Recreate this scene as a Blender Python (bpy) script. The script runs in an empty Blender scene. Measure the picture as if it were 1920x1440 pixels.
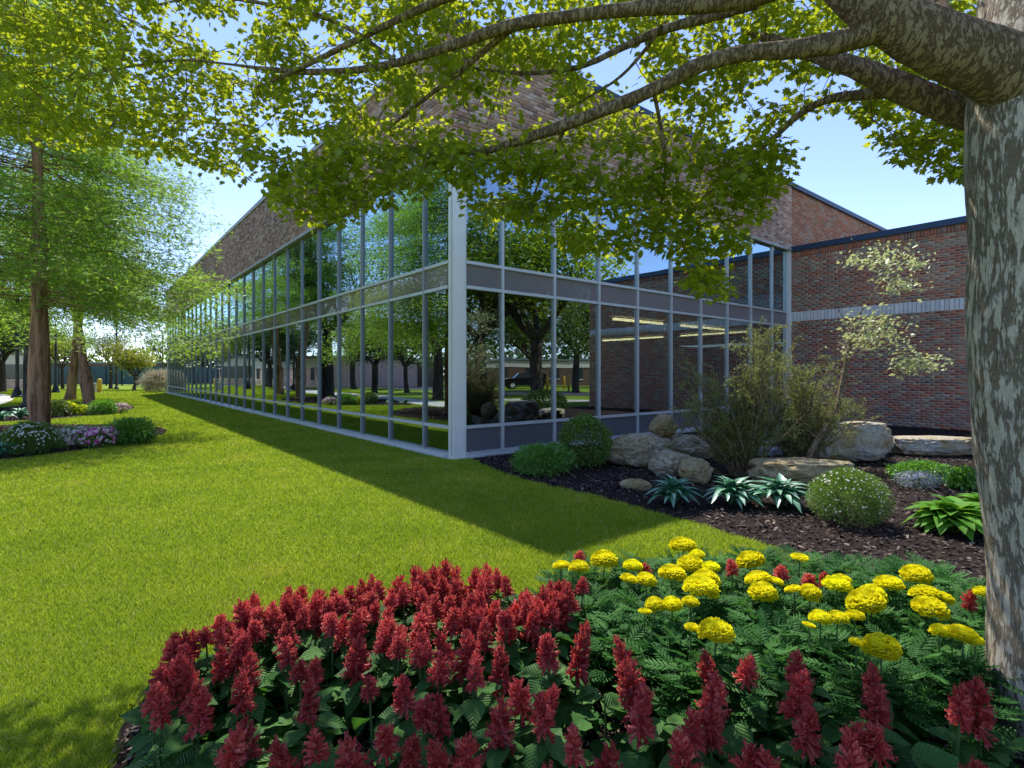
import bpy, math, random
import numpy as np
from mathutils import Vector, Matrix
random.seed(7)
RS = np.random.RandomState(11)
sc = bpy.context.scene
COL = sc.collection

# ------------------------------------------------------------------ camera, light, exposure
H = 1.5                                   # eye height in metres
cam_d = bpy.data.cameras.new('camera')
cam = bpy.data.objects.new('camera', cam_d)
COL.objects.link(cam)
cam.location = (0, 0, H)
cam.rotation_euler = (math.radians(90), 0, 0)
cam_d.sensor_width = 36.0
cam_d.lens = 18.76
cam_d.shift_y = -20.0 / 1920.0
cam_d.clip_start = 0.05
cam_d.clip_end = 2000
sc.camera = cam

SUN_DIR = Vector((-0.18, 0.629, 1.0)).normalized()     # towards the sun
sun_el = math.asin(SUN_DIR.z)
sun_az = math.atan2(SUN_DIR.x, SUN_DIR.y)
w = bpy.data.worlds.new('World')
sc.world = w
w.use_nodes = True
nt = w.node_tree
bg = nt.nodes['Background']
sky = nt.nodes.new('ShaderNodeTexSky')
sky.sky_type = 'NISHITA'
sky.sun_disc = False
sky.sun_elevation = sun_el
sky.sun_rotation = sun_az
sky.air_density = 0.70
sky.dust_density = 0.0
sky.ozone_density = 2.5
tint = nt.nodes.new('ShaderNodeMix'); tint.data_type = 'RGBA'; tint.blend_type = 'MULTIPLY'; tint.inputs[0].default_value = 1
nt.links.new(sky.outputs[0], tint.inputs[6]); tint.inputs[7].default_value = (1.06, .94, 1.0, 1)
nt.links.new(tint.outputs[2], bg.inputs[0])
bg.inputs[1].default_value = 0.15
sl = bpy.data.lights.new('sun', 'SUN')
sl.energy = 3.0
sl.angle = math.radians(0.53)
sl.color = (1.0, 0.95, 0.86)
so = bpy.data.objects.new('sun', sl)
COL.objects.link(so)
so.rotation_euler = SUN_DIR.to_track_quat('Z', 'Y').to_euler()
sc.view_settings.view_transform = 'Standard'
sc.view_settings.look = 'None'
sc.view_settings.gamma = 1.0
sc.view_settings.use_curve_mapping = False
sc.view_settings.exposure = 1.22
try:
    sc.cycles.max_bounces = 10
    sc.cycles.transparent_max_bounces = 12
    sc.cycles.diffuse_bounces = 5
    sc.cycles.caustics_reflective = False
    sc.cycles.caustics_refractive = False
    sc.cycles.use_denoising = True
    sc.cycles.sample_clamp_indirect = 6
except Exception:
    pass

# ------------------------------------------------------------------ pixel geometry of the photograph (1920 x 1440)
def W(px, py, d):
    return Vector(((px - 960) / 1000.0 * d, d, H + (700 - py) / 1000.0 * d))
def G(px, py):
    d = H * 1000.0 / (py - 700.0)
    return ((px - 960) / 1000.0 * d, d)

# ------------------------------------------------------------------ mesh helpers
class MB:
    def __init__(s):
        s.v = []; s.f = []
    def box(s, c, hx, hy, hz, ax=(1, 0, 0), ay=(0, 1, 0), az=(0, 0, 1)):
        c = Vector(c); ax = Vector(ax) * hx; ay = Vector(ay) * hy; az = Vector(az) * hz
        b = len(s.v)
        for k in (-1, 1):
            for j in (-1, 1):
                for i in (-1, 1):
                    s.v.append(tuple(c + ax * i + ay * j + az * k))
        for q in ((0, 2, 3, 1), (4, 5, 7, 6), (0, 1, 5, 4), (2, 6, 7, 3), (0, 4, 6, 2), (1, 3, 7, 5)):
            s.f.append(tuple(b + i for i in q))
    def add(s, V, F):
        b = len(s.v)
        s.v.extend([tuple(p) for p in V]); s.f.extend([tuple(b + i for i in f) for f in F])
    def tube(s, pts, rad, n=8, cap=True):
        pts = [Vector(p) for p in pts]
        b = len(s.v)
        up = Vector((0.13, 0.21, 1)).normalized()
        for i, p in enumerate(pts):
            t = (pts[min(i + 1, len(pts) - 1)] - pts[max(i - 1, 0)])
            if t.length < 1e-9: t = Vector((0, 0, 1))
            t.normalize()
            a = t.cross(up)
            if a.length < 1e-3: a = t.cross(Vector((1, 0, 0)))
            a.normalize(); c = t.cross(a); up = a.cross(t)
            for k in range(n):
                th = 2 * math.pi * k / n
                s.v.append(tuple(p + (a * math.cos(th) + c * math.sin(th)) * rad[i]))
        for i in range(len(pts) - 1):
            for k in range(n):
                k2 = (k + 1) % n
                s.f.append((b + i * n + k, b + i * n + k2, b + (i + 1) * n + k2, b + (i + 1) * n + k))
        if cap:
            s.f.append(tuple(b + k for k in range(n)))
            s.f.append(tuple(b + (len(pts) - 1) * n + k for k in reversed(range(n))))
    def lathe(s, c, prof, n=12):
        c = Vector(c); b = len(s.v)
        for r, z in prof:
            for k in range(n):
                th = 2 * math.pi * k / n
                s.v.append((c.x + r * math.cos(th), c.y + r * math.sin(th), c.z + z))
        for i in range(len(prof) - 1):
            for k in range(n):
                k2 = (k + 1) % n
                s.f.append((b + i * n + k, b + i * n + k2, b + (i + 1) * n + k2, b + (i + 1) * n + k))
        s.f.append(tuple(b + k for k in reversed(range(n))))
        s.f.append(tuple(b + (len(prof) - 1) * n + k for k in range(n)))
    def mesh(s, name, mat, smooth=False):
        me = bpy.data.meshes.new(name)
        me.from_pydata(s.v, [], s.f)
        if smooth:
            me.polygons.foreach_set('use_smooth', [True] * len(me.polygons))
        if mat: me.materials.append(mat)
        me.update()
        return me
    def obj(s, name, mat, parent=None, smooth=False):
        return link(name, s.mesh(name, mat, smooth), parent)

def link(name, me, parent=None, loc=None, rot=None, scale=None):
    o = bpy.data.objects.new(name, me)
    COL.objects.link(o)
    if parent is not None: o.parent = parent
    if loc is not None: o.location = loc
    if rot is not None: o.rotation_euler = rot
    if scale is not None: o.scale = scale if hasattr(scale, '__len__') else (scale,) * 3
    return o

def np_mesh(name, V, F, mat, rnd=None, smooth=False):
    """V (n,3) float, F (m,k) int"""
    V = np.asarray(V, dtype=np.float32); F = np.asarray(F, dtype=np.int32)
    me = bpy.data.meshes.new(name)
    k = F.shape[1]
    me.vertices.add(len(V)); me.vertices.foreach_set('co', V.ravel())
    me.loops.add(F.size); me.loops.foreach_set('vertex_index', F.ravel())
    me.polygons.add(len(F))
    me.polygons.foreach_set('loop_start', np.arange(0, F.size, k, dtype=np.int32))
    me.polygons.foreach_set('loop_total', np.full(len(F), k, dtype=np.int32))
    if smooth: me.polygons.foreach_set('use_smooth', np.ones(len(F), dtype=bool))
    if rnd is not None:
        a = me.attributes.new('rnd', 'FLOAT', 'POINT')
        a.data.foreach_set('value', np.asarray(rnd, dtype=np.float32))
    me.materials.append(mat)
    me.update(calc_edges=True)
    return me

def thing(name, label, cat, loc=(0, 0, 0), rz=0, group=None):
    o = bpy.data.objects.new(name, None)
    COL.objects.link(o)
    o.location = loc; o.rotation_euler = (0, 0, rz)
    o.empty_display_size = 0.1
    return tag(o, label, cat, group)
def tag(o, label=None, cat=None, group=None, kind=None):
    if label: o['label'] = label
    if cat: o['category'] = cat
    if group: o['group'] = group
    if kind: o['kind'] = kind
    return o
def copy_tree(o, parent=None):
    c = o.copy(); COL.objects.link(c)
    if parent is not None: c.parent = parent
    for ch in list(o.children): copy_tree(ch, c)
    return c

# value noise
_P = RS.rand(64, 64, 64).astype(np.float32)
def vnoise(p):
    p = np.asarray(p, dtype=np.float64)
    i = np.floor(p).astype(int); f = p - i; f = f * f * (3 - 2 * f)
    x, y, z = i[..., 0], i[..., 1], i[..., 2]
    def g(a, b, c): return _P[(x + a) & 63, (y + b) & 63, (z + c) & 63]
    fx, fy, fz = f[..., 0], f[..., 1], f[..., 2]
    r = 0
    for a in (0, 1):
        for b in (0, 1):
            for c in (0, 1):
                r = r + g(a, b, c) * (fx if a else 1 - fx) * (fy if b else 1 - fy) * (fz if c else 1 - fz)
    return r
def fbm(p, o=4):
    p = np.asarray(p, dtype=np.float64); r = 0; a = .5; t = 0
    for k in range(o):
        r = r + a * vnoise(p + 7.3 * k); t += a; p = p * 2.03; a *= .5
    return r / t

def inpoly(X, Y, poly):
    X = np.asarray(X); Y = np.asarray(Y)
    ins = np.zeros(X.shape, bool); n = len(poly)
    for i in range(n):
        x1, y1 = poly[i]; x2, y2 = poly[(i + 1) % n]
        c = ((y1 > Y) != (y2 > Y)) & (X < (x2 - x1) * (Y - y1) / ((y2 - y1) if y2 != y1 else 1e-9) + x1)
        ins ^= c
    return ins
def smooth_poly(P, it=3):
    for _ in range(it):
        Q = []
        for i in range(len(P)):
            a = P[i]; b = P[(i + 1) % len(P)]
            Q.append((a[0] * .75 + b[0] * .25, a[1] * .75 + b[1] * .25)); Q.append((a[0] * .25 + b[0] * .75, a[1] * .25 + b[1] * .75))
        P = Q
    return P
def smooth_line(P, it=2):
    P = [Vector(p) for p in P]
    for _ in range(it):
        Q = [P[0]]
        for a, b in zip(P[:-1], P[1:]):
            Q.append(a.lerp(b, .25)); Q.append(a.lerp(b, .75))
        Q.append(P[-1]); P = Q
    return P

# ------------------------------------------------------------------ materials
def newmat(name):
    m = bpy.data.materials.new(name); m.use_nodes = True
    n = m.node_tree; n.nodes.clear()
    return m, n, n.nodes.new('ShaderNodeOutputMaterial')
def N(nt, t, **kw):
    n = nt.nodes.new(t)
    for k, v in kw.items():
        if k.startswith('i_'): n.inputs[k[2:].replace('_', ' ')].default_value = v
        else: setattr(n, k, v)
    return n
def ramp(nt, src, stops, interp='LINEAR'):
    r = nt.nodes.new('ShaderNodeValToRGB'); cr = r.color_ramp; cr.interpolation = interp
    while len(cr.elements) < len(stops): cr.elements.new(0.5)
    for e, (p, c) in zip(cr.elements, stops):
        e.position = p; e.color = (c[0], c[1], c[2], 1)
    nt.links.new(src, r.inputs[0]); return r.outputs[0]
def coord(nt, scale=(1, 1, 1), rot=(0, 0, 0), kind='pos'):
    if kind == 'pos':
        s = nt.nodes.new('ShaderNodeNewGeometry').outputs['Position']
    else:
        s = nt.nodes.new('ShaderNodeTexCoord').outputs['Object']
    m = nt.nodes.new('ShaderNodeMapping'); m.inputs['Scale'].default_value = scale; m.inputs['Rotation'].default_value = rot
    nt.links.new(s, m.inputs['Vector']); return m.outputs[0]
def noise(nt, vec, scale, detail=4, rough=.55, dist=0):
    n = N(nt, 'ShaderNodeTexNoise'); n.inputs['Scale'].default_value = scale; n.inputs['Detail'].default_value = detail
    n.inputs['Roughness'].default_value = rough; n.inputs['Distortion'].default_value = dist
    if vec is not None: nt.links.new(vec, n.inputs['Vector'])
    return n.outputs['Fac']
def bump(nt, h, strength, dist):
    b = nt.nodes.new('ShaderNodeBump'); b.inputs['Strength'].default_value = strength; b.inputs['Distance'].default_value = dist
    nt.links.new(h, b.inputs['Height']); return b.outputs[0]
def mixc(nt, fac, a, b, mode='MIX'):
    m = nt.nodes.new('ShaderNodeMix'); m.data_type = 'RGBA'; m.blend_type = mode
    for s, v in ((m.inputs[0], fac), (m.inputs[6], a), (m.inputs[7], b)):
        if isinstance(v, bpy.types.NodeSocket): nt.links.new(v, s)
        elif isinstance(v, (int, float)): s.default_value = v
        else: s.default_value = (v[0], v[1], v[2], 1)
    return m.outputs[2]
def principled(nt, out, col, rough=.6, metal=0, normal=None, spec=.5):
    p = nt.nodes.new('ShaderNodeBsdfPrincipled')
    if isinstance(col, bpy.types.NodeSocket): nt.links.new(col, p.inputs['Base Color'])
    else: p.inputs['Base Color'].default_value = (*col, 1)
    p.inputs['Roughness'].default_value = rough; p.inputs['Metallic'].default_value = metal
    p.inputs['Specular IOR Level'].default_value = spec
    if normal is not None: nt.links.new(normal, p.inputs['Normal'])
    nt.links.new(p.outputs[0], out.inputs[0]); return p
def plain(name, col, rough=.6, metal=0, var=.12, sc_=6, bmp=.0, spec=.5):
    m, nt, out = newmat(name)
    v = coord(nt)
    f = noise(nt, v, sc_, 5)
    c = ramp(nt, f, [(.3, [x * (1 - var) for x in col]), (.7, [min(1, x * (1 + var)) for x in col])])
    nrm = bump(nt, noise(nt, v, sc_ * 12, 3), bmp, .01) if bmp else None
    principled(nt, out, c, rough, metal, nrm, spec); return m
def rndval(nt):
    a = N(nt, 'ShaderNodeAttribute'); a.attribute_name = 'rnd'
    o = nt.nodes.new('ShaderNodeObjectInfo')
    ad = N(nt, 'ShaderNodeMath', operation='ADD'); nt.links.new(a.outputs['Fac'], ad.inputs[0]); nt.links.new(o.outputs['Random'], ad.inputs[1])
    fr = N(nt, 'ShaderNodeMath', operation='FRACT'); nt.links.new(ad.outputs[0], fr.inputs[0])
    return fr.outputs[0]
def leafmat(name, cols, trans=.45, tcol=(.35, .55, .03), gloss=.06, rough=.45, clump=0, objvar=0):
    m, nt, out = newmat(name)
    r = rndval(nt)
    c = ramp(nt, r, [(i / max(1, len(cols) - 1), cc) for i, cc in enumerate(cols)])
    if objvar:
        oi = nt.nodes.new('ShaderNodeObjectInfo')
        c = mixc(nt, objvar, c, ramp(nt, oi.outputs['Random'], [(0, (.55, .5, .5)), (.35, (.85, .85, .8)), (.7, (1.05, 1.0, 1.0)), (1, (1.3, 1.6, 1.4))]), 'MULTIPLY')
    if clump:
        f = noise(nt, coord(nt), clump, 3)
        c = mixc(nt, ramp(nt, f, [(.35, (0, 0, 0)), (.65, (1, 1, 1))]), mixc(nt, 1.0, c, (.62, .7, .7), 'MULTIPLY'), c)
    d = nt.nodes.new('ShaderNodeBsdfDiffuse'); nt.links.new(c, d.inputs[0])
    t = nt.nodes.new('ShaderNodeBsdfTranslucent')
    tc = mixc(nt, .6, c, tcol); nt.links.new(tc, t.inputs[0])
    mx = nt.nodes.new('ShaderNodeMixShader'); mx.inputs[0].default_value = trans
    nt.links.new(d.outputs[0], mx.inputs[1]); nt.links.new(t.outputs[0], mx.inputs[2])
    g = nt.nodes.new('ShaderNodeBsdfGlossy'); g.inputs['Roughness'].default_value = rough; g.inputs['Color'].default_value = (.9, .95, 1, 1)
    m2 = nt.nodes.new('ShaderNodeMixShader'); m2.inputs[0].default_value = gloss
    nt.links.new(mx.outputs[0], m2.inputs[1]); nt.links.new(g.outputs[0], m2.inputs[2])
    nt.links.new(m2.outputs[0], out.inputs[0]); return m

def brickmat(name, stops, dark=.0):
    m, nt, out = newmat(name)
    r = rndval(nt)
    c = ramp(nt, r, stops, 'CONSTANT')
    v = coord(nt)
    f = noise(nt, v, 35, 5, .65)
    c = mixc(nt, .55, c, ramp(nt, f, [(.25, (.45, .42, .42)), (.5, (.9, .9, .9)), (.8, (1.35, 1.25, 1.15))]), 'MULTIPLY')
    f2 = noise(nt, v, .9, 6, .65)
    c = mixc(nt, .6, c, ramp(nt, f2, [(.3, (.62, .62, .64)), (.7, (1.2, 1.12, 1.05))]), 'MULTIPLY')
    principled(nt, out, c, .85, 0, bump(nt, f, .6, .006), .3); return m
M = {}
RED = [(0, (.48, .155, .085)), (.14, (.38, .13, .085)), (.28, (.52, .235, .14)), (.42, (.43, .25, .165)), (.55, (.37, .27, .195)),
       (.66, (.48, .33, .22)), (.76, (.55, .19, .09)), (.84, (.26, .20, .165)), (.90, (.45, .18, .11)), (.95, (.48, .38, .27))]
M['brick'] = brickmat('brick_red_mixed', RED)
M['brick_or'] = brickmat('brick_orange', [(0, (.46, .20, .11)), (.2, (.38, .16, .10)), (.4, (.50, .27, .17)), (.6, (.36, .22, .16)), (.75, (.48, .18, .09)), (.9, (.42, .30, .22))])
M['brick_up'] = brickmat('brick_mauve_split_face', [(0, (.56, .34, .26)), (.15, (.42, .25, .20)), (.3, (.62, .44, .37)), (.45, (.48, .27, .20)), (.6, (.30, .19, .155)), (.72, (.58, .36, .28)), (.86, (.68, .52, .45))])
M['soldier_pale'] = brickmat('brick_pale_grey', [(0, (.84, .82, .80)), (.3, (.78, .77, .76)), (.6, (.86, .85, .83)), (.85, (.74, .74, .73))])
M['soldier_red'] = brickmat('brick_soldier_orange', [(0, (.42, .13, .07)), (.3, (.32, .12, .08)), (.5, (.40, .22, .15)), (.7, (.46, .15, .07)), (.9, (.25, .15, .12))])
M['mortar'] = plain('mortar_grey_tan', (.46, .40, .33), .95, 0, .2, 20, .3)
M['alu'] = plain('aluminium_light_paint', (.62, .64, .64), .38, .25, .06, 2)
M['alu_grey'] = plain('aluminium_dark_grey', (.36, .38, .39), .5, .2, .08, 2)  # darker grey of the aluminium, for the left facade mullions
M['colwhite'] = plain('column_off_white_paint', (.84, .83, .78), .4, .1, .05, 1.2)
M['coping'] = plain('coping_dark_blue_metal', (.02, .05, .10), .45, .1, .2, 1.5)
M['trim'] = plain('trim_tan_metal', (.40, .37, .33), .5, .2, .15, 3)
M['panel'] = None
def glass(name, gcol, tcol, lo, hi, wav=.0035):
    m, nt, out = newmat(name)
    v = coord(nt, (1, 1, .6))
    nrm = bump(nt, noise(nt, v, .55, 2, .4), .35, .02)
    lw = N(nt, 'ShaderNodeLayerWeight'); lw.inputs['Blend'].default_value = .5
    mr = N(nt, 'ShaderNodeMapRange'); mr.inputs['From Min'].default_value = .1; mr.inputs['From Max'].default_value = .9
    mr.inputs['To Min'].default_value = lo; mr.inputs['To Max'].default_value = hi
    nt.links.new(lw.outputs['Facing'], mr.inputs[0])
    g = N(nt, 'ShaderNodeBsdfGlossy'); g.inputs['Roughness'].default_value = .0; g.inputs['Color'].default_value = (*gcol, 1)
    nt.links.new(nrm, g.inputs['Normal'])
    t = N(nt, 'ShaderNodeBsdfTransparent'); t.inputs['Color'].default_value = (*tcol, 1)
    mx = N(nt, 'ShaderNodeMixShader'); nt.links.new(mr.outputs[0], mx.inputs[0])
    nt.links.new(t.outputs[0], mx.inputs[1]); nt.links.new(g.outputs[0], mx.inputs[2])
    nt.links.new(mx.outputs[0], out.inputs[0]); return m
M['glass'] = glass('glass_reflective', (.60, .70, .73), (.44, .50, .50), .28, .92)
M['glass_up'] = glass('glass_reflective_upper', (.56, .76, .84), (.18, .28, .32), .48, .95)
def spandrel(name, col, gl):
    m, nt, out = newmat(name)
    d = N(nt, 'ShaderNodeBsdfDiffuse'); d.inputs[0].default_value = (*col, 1)
    g = N(nt, 'ShaderNodeBsdfGlossy'); g.inputs['Roughness'].default_value = .02; g.inputs['Color'].default_value = (.85, .85, .83, 1)
    lw = N(nt, 'ShaderNodeLayerWeight'); lw.inputs['Blend'].default_value = .5
    mr = N(nt, 'ShaderNodeMapRange'); mr.inputs['To Min'].default_value = gl; mr.inputs['To Max'].default_value = min(1, gl * 2.6)
    nt.links.new(lw.outputs['Facing'], mr.inputs[0])
    mx = N(nt, 'ShaderNodeMixShader'); nt.links.new(mr.outputs[0], mx.inputs[0])
    nt.links.new(d.outputs[0], mx.inputs[1]); nt.links.new(g.outputs[0], mx.inputs[2]); nt.links.new(mx.outputs[0], out.inputs[0]); return m
M['sp_l'] = spandrel('spandrel_brown_glass', (.24, .19, .17), .2)
M['sp_r'] = spandrel('spandrel_grey_panel', (.23, .20, .20), .05)
M['sp_base'] = spandrel('spandrel_dark_panel', (.14, .14, .15), .04)

def emat(name, col, s):
    m, nt, out = newmat(name)
    e = N(nt, 'ShaderNodeEmission'); e.inputs[0].default_value = (*col, 1); e.inputs[1].default_value = s
    nt.links.new(e.outputs[0], out.inputs[0]); return m
M['tube'] = emat('fluorescent_warm', (1.0, .74, .36), 5.0)

# lawn
m, nt, out = newmat('lawn_turf')
v = coord(nt)
f1 = noise(nt, v, 0.5, 4); f2 = noise(nt, v, 45, 4, .7)
c = ramp(nt, f1, [(.3, (.16, .24, .022)), (.55, (.22, .30, .028)), (.75, (.30, .36, .045))])
c = mixc(nt, .8, c, ramp(nt, f2, [(.3, (.40, .48, .4)), (.5, (.85, .9, .8)), (.7, (1.25, 1.2, 1.1))]), 'MULTIPLY')
principled(nt, out, c, .9, 0, bump(nt, f2, .8, .03), .1)
M['lawn'] = m
def grassmat():
    m, nt, out = newmat('grass_blades')
    r = rndval(nt)
    c = ramp(nt, r, [(0, (.18, .27, .025)), (.4, (.26, .37, .034)), (.75, (.35, .45, .05)), (.92, (.44, .46, .12)), (1, (.58, .52, .30))])
    f = noise(nt, coord(nt), .9, 7, .68)
    c = mixc(nt, .9, c, ramp(nt, f, [(.32, (.62, .74, .70)), (.45, (.98, .98, .9)), (.56, (1.22, 1.1, 1.0)), (.68, (1.65, 1.25, 1.6))]), 'MULTIPLY')
    d = N(nt, 'ShaderNodeBsdfDiffuse'); nt.links.new(c, d.inputs[0])
    t = N(nt, 'ShaderNodeBsdfTranslucent'); nt.links.new(mixc(nt, .5, c, (.5, .65, .02)), t.inputs[0])
    mx = N(nt, 'ShaderNodeMixShader'); mx.inputs[0].default_value = .42
    nt.links.new(d.outputs[0], mx.inputs[1]); nt.links.new(t.outputs[0], mx.inputs[2]); nt.links.new(mx.outputs[0], out.inputs[0]); return m
M['grass'] = grassmat()
m, nt, out = newmat('mulch_dark')
v = coord(nt); f = noise(nt, v, 60, 6, .75)
c = ramp(nt, f, [(.3, (.010, .007, .006)), (.55, (.045, .032, .028)), (.75, (.11, .085, .07))])
principled(nt, out, c, .95, 0, bump(nt, f, 1, .03), .1); M['mulch'] = m
m, nt, out = newmat('mulch_chips'); r = rndval(nt)
c = ramp(nt, r, [(0, (.018, .012, .011)), (.5, (.05, .035, .03)), (.8, (.085, .065, .055)), (.95, (.17, .13, .10)), (1, (.30, .24, .18))])
principled(nt, out, c, .9, 0, None, .1); M['chip'] = m
m, nt, out = newmat('soil_chips_tan'); r = rndval(nt)
c = ramp(nt, r, [(0, (.04, .03, .025)), (.4, (.10, .075, .055)), (.75, (.26, .20, .14)), (1, (.5, .42, .32))])
principled(nt, out, c, .9, 0, None, .1); M['chip_tan'] = m
M['concrete'] = plain('concrete_pale', (.52, .49, .44), .9, 0, .12, 2, .2)
M['asphalt'] = plain('asphalt', (.055, .055, .058), .9, 0, .25, 8, .4)
M['flag'] = plain('flagstone_grey', (.34, .35, .37), .85, 0, .3, 7, .5)

def barkmat(name, base, dark, scale=1.0, vert=.22, strength=.8, pale=None):
    m, nt, out = newmat(name)
    v = coord(nt, (1, 1, vert), kind='obj')
    f1 = noise(nt, v, 9 * scale, 8, .70, .35)
    f2 = noise(nt, v, 42 * scale, 5, .7)
    c = ramp(nt, f1, [(.36, dark), (.46, [a * .35 + b * .65 for a, b in zip(base, dark)]), (.52, base), (.72, [min(1, x * 1.25) for x in base])])
    c = mixc(nt, .6, c, ramp(nt, f2, [(.3, (.5, .48, .45)), (.6, (1.1, 1.08, 1.05))]), 'MULTIPLY')
    if pale:
        f3 = noise(nt, coord(nt, (1, 1, .6), kind='obj'), 3.2 * scale, 2, .4)
        c = mixc(nt, ramp(nt, f3, [(.60, (0, 0, 0)), (.63, (1, 1, 1))]), c, mixc(nt, .5, pale, c))
    mt = N(nt, 'ShaderNodeMath', operation='ADD'); nt.links.new(f1, mt.inputs[0]); nt.links.new(f2, mt.inputs[1])
    principled(nt, out, c, .9, 0, bump(nt, mt.outputs[0], strength, .02), .15); return m
def barklines(name, base, dark, scl, thin=.05):
    m, nt, out = newmat(name)
    v = coord(nt, scl, kind='obj')
    n1 = noise(nt, v, 8, 7, .72, .15); n2 = noise(nt, v, 22, 7, .75, .1); n3 = noise(nt, v, 4.2, 3, .5, .2); n4 = noise(nt, v, 90, 3, .6)
    c = ramp(nt, n2, [(.3, [x * .72 for x in base]), (.5, base), (.72, [min(1, x * 1.22) for x in base])])
    l1 = ramp(nt, n1, [(.5 - thin, (1, 1, 1)), (.5 - thin * .25, (0, 0, 0)), (.5 + thin * .2, (0, 0, 0)), (.5 + thin, (1, 1, 1))])
    p1 = ramp(nt, n3, [(.42, (1, 1, 1)), (.60, (0, 0, 0))])
    l2 = ramp(nt, n2, [(.40, (0, 0, 0)), (.46, (1, 1, 1))])
    c1 = mixc(nt, .85, c, mixc(nt, l1, dark, (1, 1, 1)), 'MULTIPLY')
    c2 = mixc(nt, .8, c1, mixc(nt, l2, [min(1, x * 2.2) for x in dark], (1, 1, 1)), 'MULTIPLY')
    c = mixc(nt, p1, c1, c2)
    c = mixc(nt, .35, c, ramp(nt, n4, [(.3, (.6, .6, .6)), (.6, (1.1, 1.1, 1.1))]), 'MULTIPLY')
    sm = N(nt, 'ShaderNodeMath', operation='MULTIPLY_ADD'); nt.links.new(l1, sm.inputs[0]); sm.inputs[1].default_value = .6; nt.links.new(n2, sm.inputs[2])
    principled(nt, out, c, .92, 0, bump(nt, sm.outputs[0], 1.0, .02), .12); return m
M['bark_main'] = barkmat('bark_pale_mottled', (.47, .41, .30), (.085, .06, .035), 3.0, .42, 1.0, (.52, .46, .35))
M['bark_limb'] = barkmat('bark_limb_brown', (.25, .175, .10), (.05, .032, .018), 2.6, .8, .9)
M['bark_main'] = barklines('bark_pale_cracked', (.66, .59, .47), (.42, .34, .25), (2.6, 2.6, .55), .05)
M['bark_limb'] = barklines('bark_limb_wrinkled', (.40, .30, .19), (.48, .40, .30), (4.4, 1.6, 1.6), .045)
M['bark_brown'] = barkmat('bark_cypress_brown', (.44, .25, .15), (.15, .085, .05), .8, .12, 1)
M['bark_dark'] = barkmat('bark_dark_grey', (.10, .08, .065), (.03, .024, .02), 1, .2, 1)
M['bark_twig'] = plain('bark_twig', (.13, .08, .05), .9, 0, .3, 20)
M['leaf_oak'] = leafmat('leaf_oak_green', [(.07, .115, .010), (.13, .205, .014), (.20, .28, .018), (.29, .36, .025)], .57, (.76, .82, .03), .02)
M['leaf_cyp'] = leafmat('leaf_cypress', [(.10, .20, .022), (.15, .28, .03), (.20, .36, .04)], .55, (.50, .75, .05), .03)
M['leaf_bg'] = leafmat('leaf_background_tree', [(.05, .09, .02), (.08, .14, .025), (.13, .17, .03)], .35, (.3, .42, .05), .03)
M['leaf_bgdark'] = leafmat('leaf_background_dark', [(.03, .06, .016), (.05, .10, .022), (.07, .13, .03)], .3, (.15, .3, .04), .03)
M['leaf_yel'] = leafmat('leaf_yellow_green', [(.12, .16, .02), (.20, .24, .025), (.28, .28, .03)], .4, (.5, .5, .03), .03)

# ------------------------------------------------------------------ layout
A = math.radians(38.85)
ul = Vector((-math.sin(A), math.cos(A), 0)); ur = Vector((math.cos(A), math.sin(A), 0))
nl = -ur.copy(); nr = -ul.copy()
# outward normals: left facade faces away from ur, right facade faces away from ul
CX, CY = -1.01, 9.26
Cc = Vector((CX, CY, 0))
LL = 40.1; LR = 12.86
Pc = Cc + ur * LR
WL = 8.7

def mirror(px, py, side, d=None):
    """real ground point whose reflection in a facade shows at px,py"""
    if d is None: d = H * 1000 / (py - 700)
    q = Vector(((px - 960) / 1000 * d, d, 0))
    n = nl if side == 'L' else nr
    k = (q - Cc).dot(n)
    return q - n * 2 * k

# ------------------------------------------------------------------ ground
def sheet(name, poly, z, mat, parent=None):
    me = bpy.data.meshes.new(name)
    me.from_pydata([(x, y, z) for x, y in poly], [], [tuple(range(len(poly)))])
    me.materials.append(mat); me.update()
    # face up
    if me.polygons[0].normal.z < 0:
        me.flip_normals()
    return link(name, me, parent)
g = sheet('lawn', [(-600, -600), (600, -600), (600, 900), (-600, 900)], 0.0, M['lawn'])
tag(g, kind='structure')

bed_r = [G(895, 866), G(930, 884), G(1000, 905), G(1110, 930), G(1230, 962), G(1360, 1000), G(1500, 1045), G(1640, 1080), G(1760, 1100), G(1850, 1105), (3.6, 3.2), (6, 2.6), (14.9, 10.3)]
bed_r += [tuple((Pc)[:2]), tuple((Cc + ur * .3)[:2])]
bed_r_s = bed_r
bed_f = smooth_poly([G(205, 1470), G(212, 1390), G(255, 1325), G(330, 1270), G(470, 1215), G(640, 1170), G(820, 1135), G(1000, 1118), G(1250, 1095), G(1500, 1110), G(1850, 1150), (2.6, 2.75), (3.2, 1.7), (2.5, .6), (0, .5), (-1.3, .9)], 2)
bed_1 = smooth_poly([G(-60, 872), G(60, 858), G(150, 846), G(240, 834), G(300, 818), G(318, 807), G(285, 800), G(200, 797), G(60, 797), G(-80, 800)], 2)
bed_2 = smooth_poly([G(-60, 795), G(60, 790), G(150, 783), G(225, 774), G(262, 764), G(220, 757), G(120, 758), G(0, 764), G(-60, 770)], 2)
for nm, p in (('mulch_bed', bed_r_s), ('mulch_bed', bed_f), ('mulch_bed', bed_1), ('mulch_bed', bed_2)):
    tag(sheet(nm, p, .008, M['mulch']), kind='structure')

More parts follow.
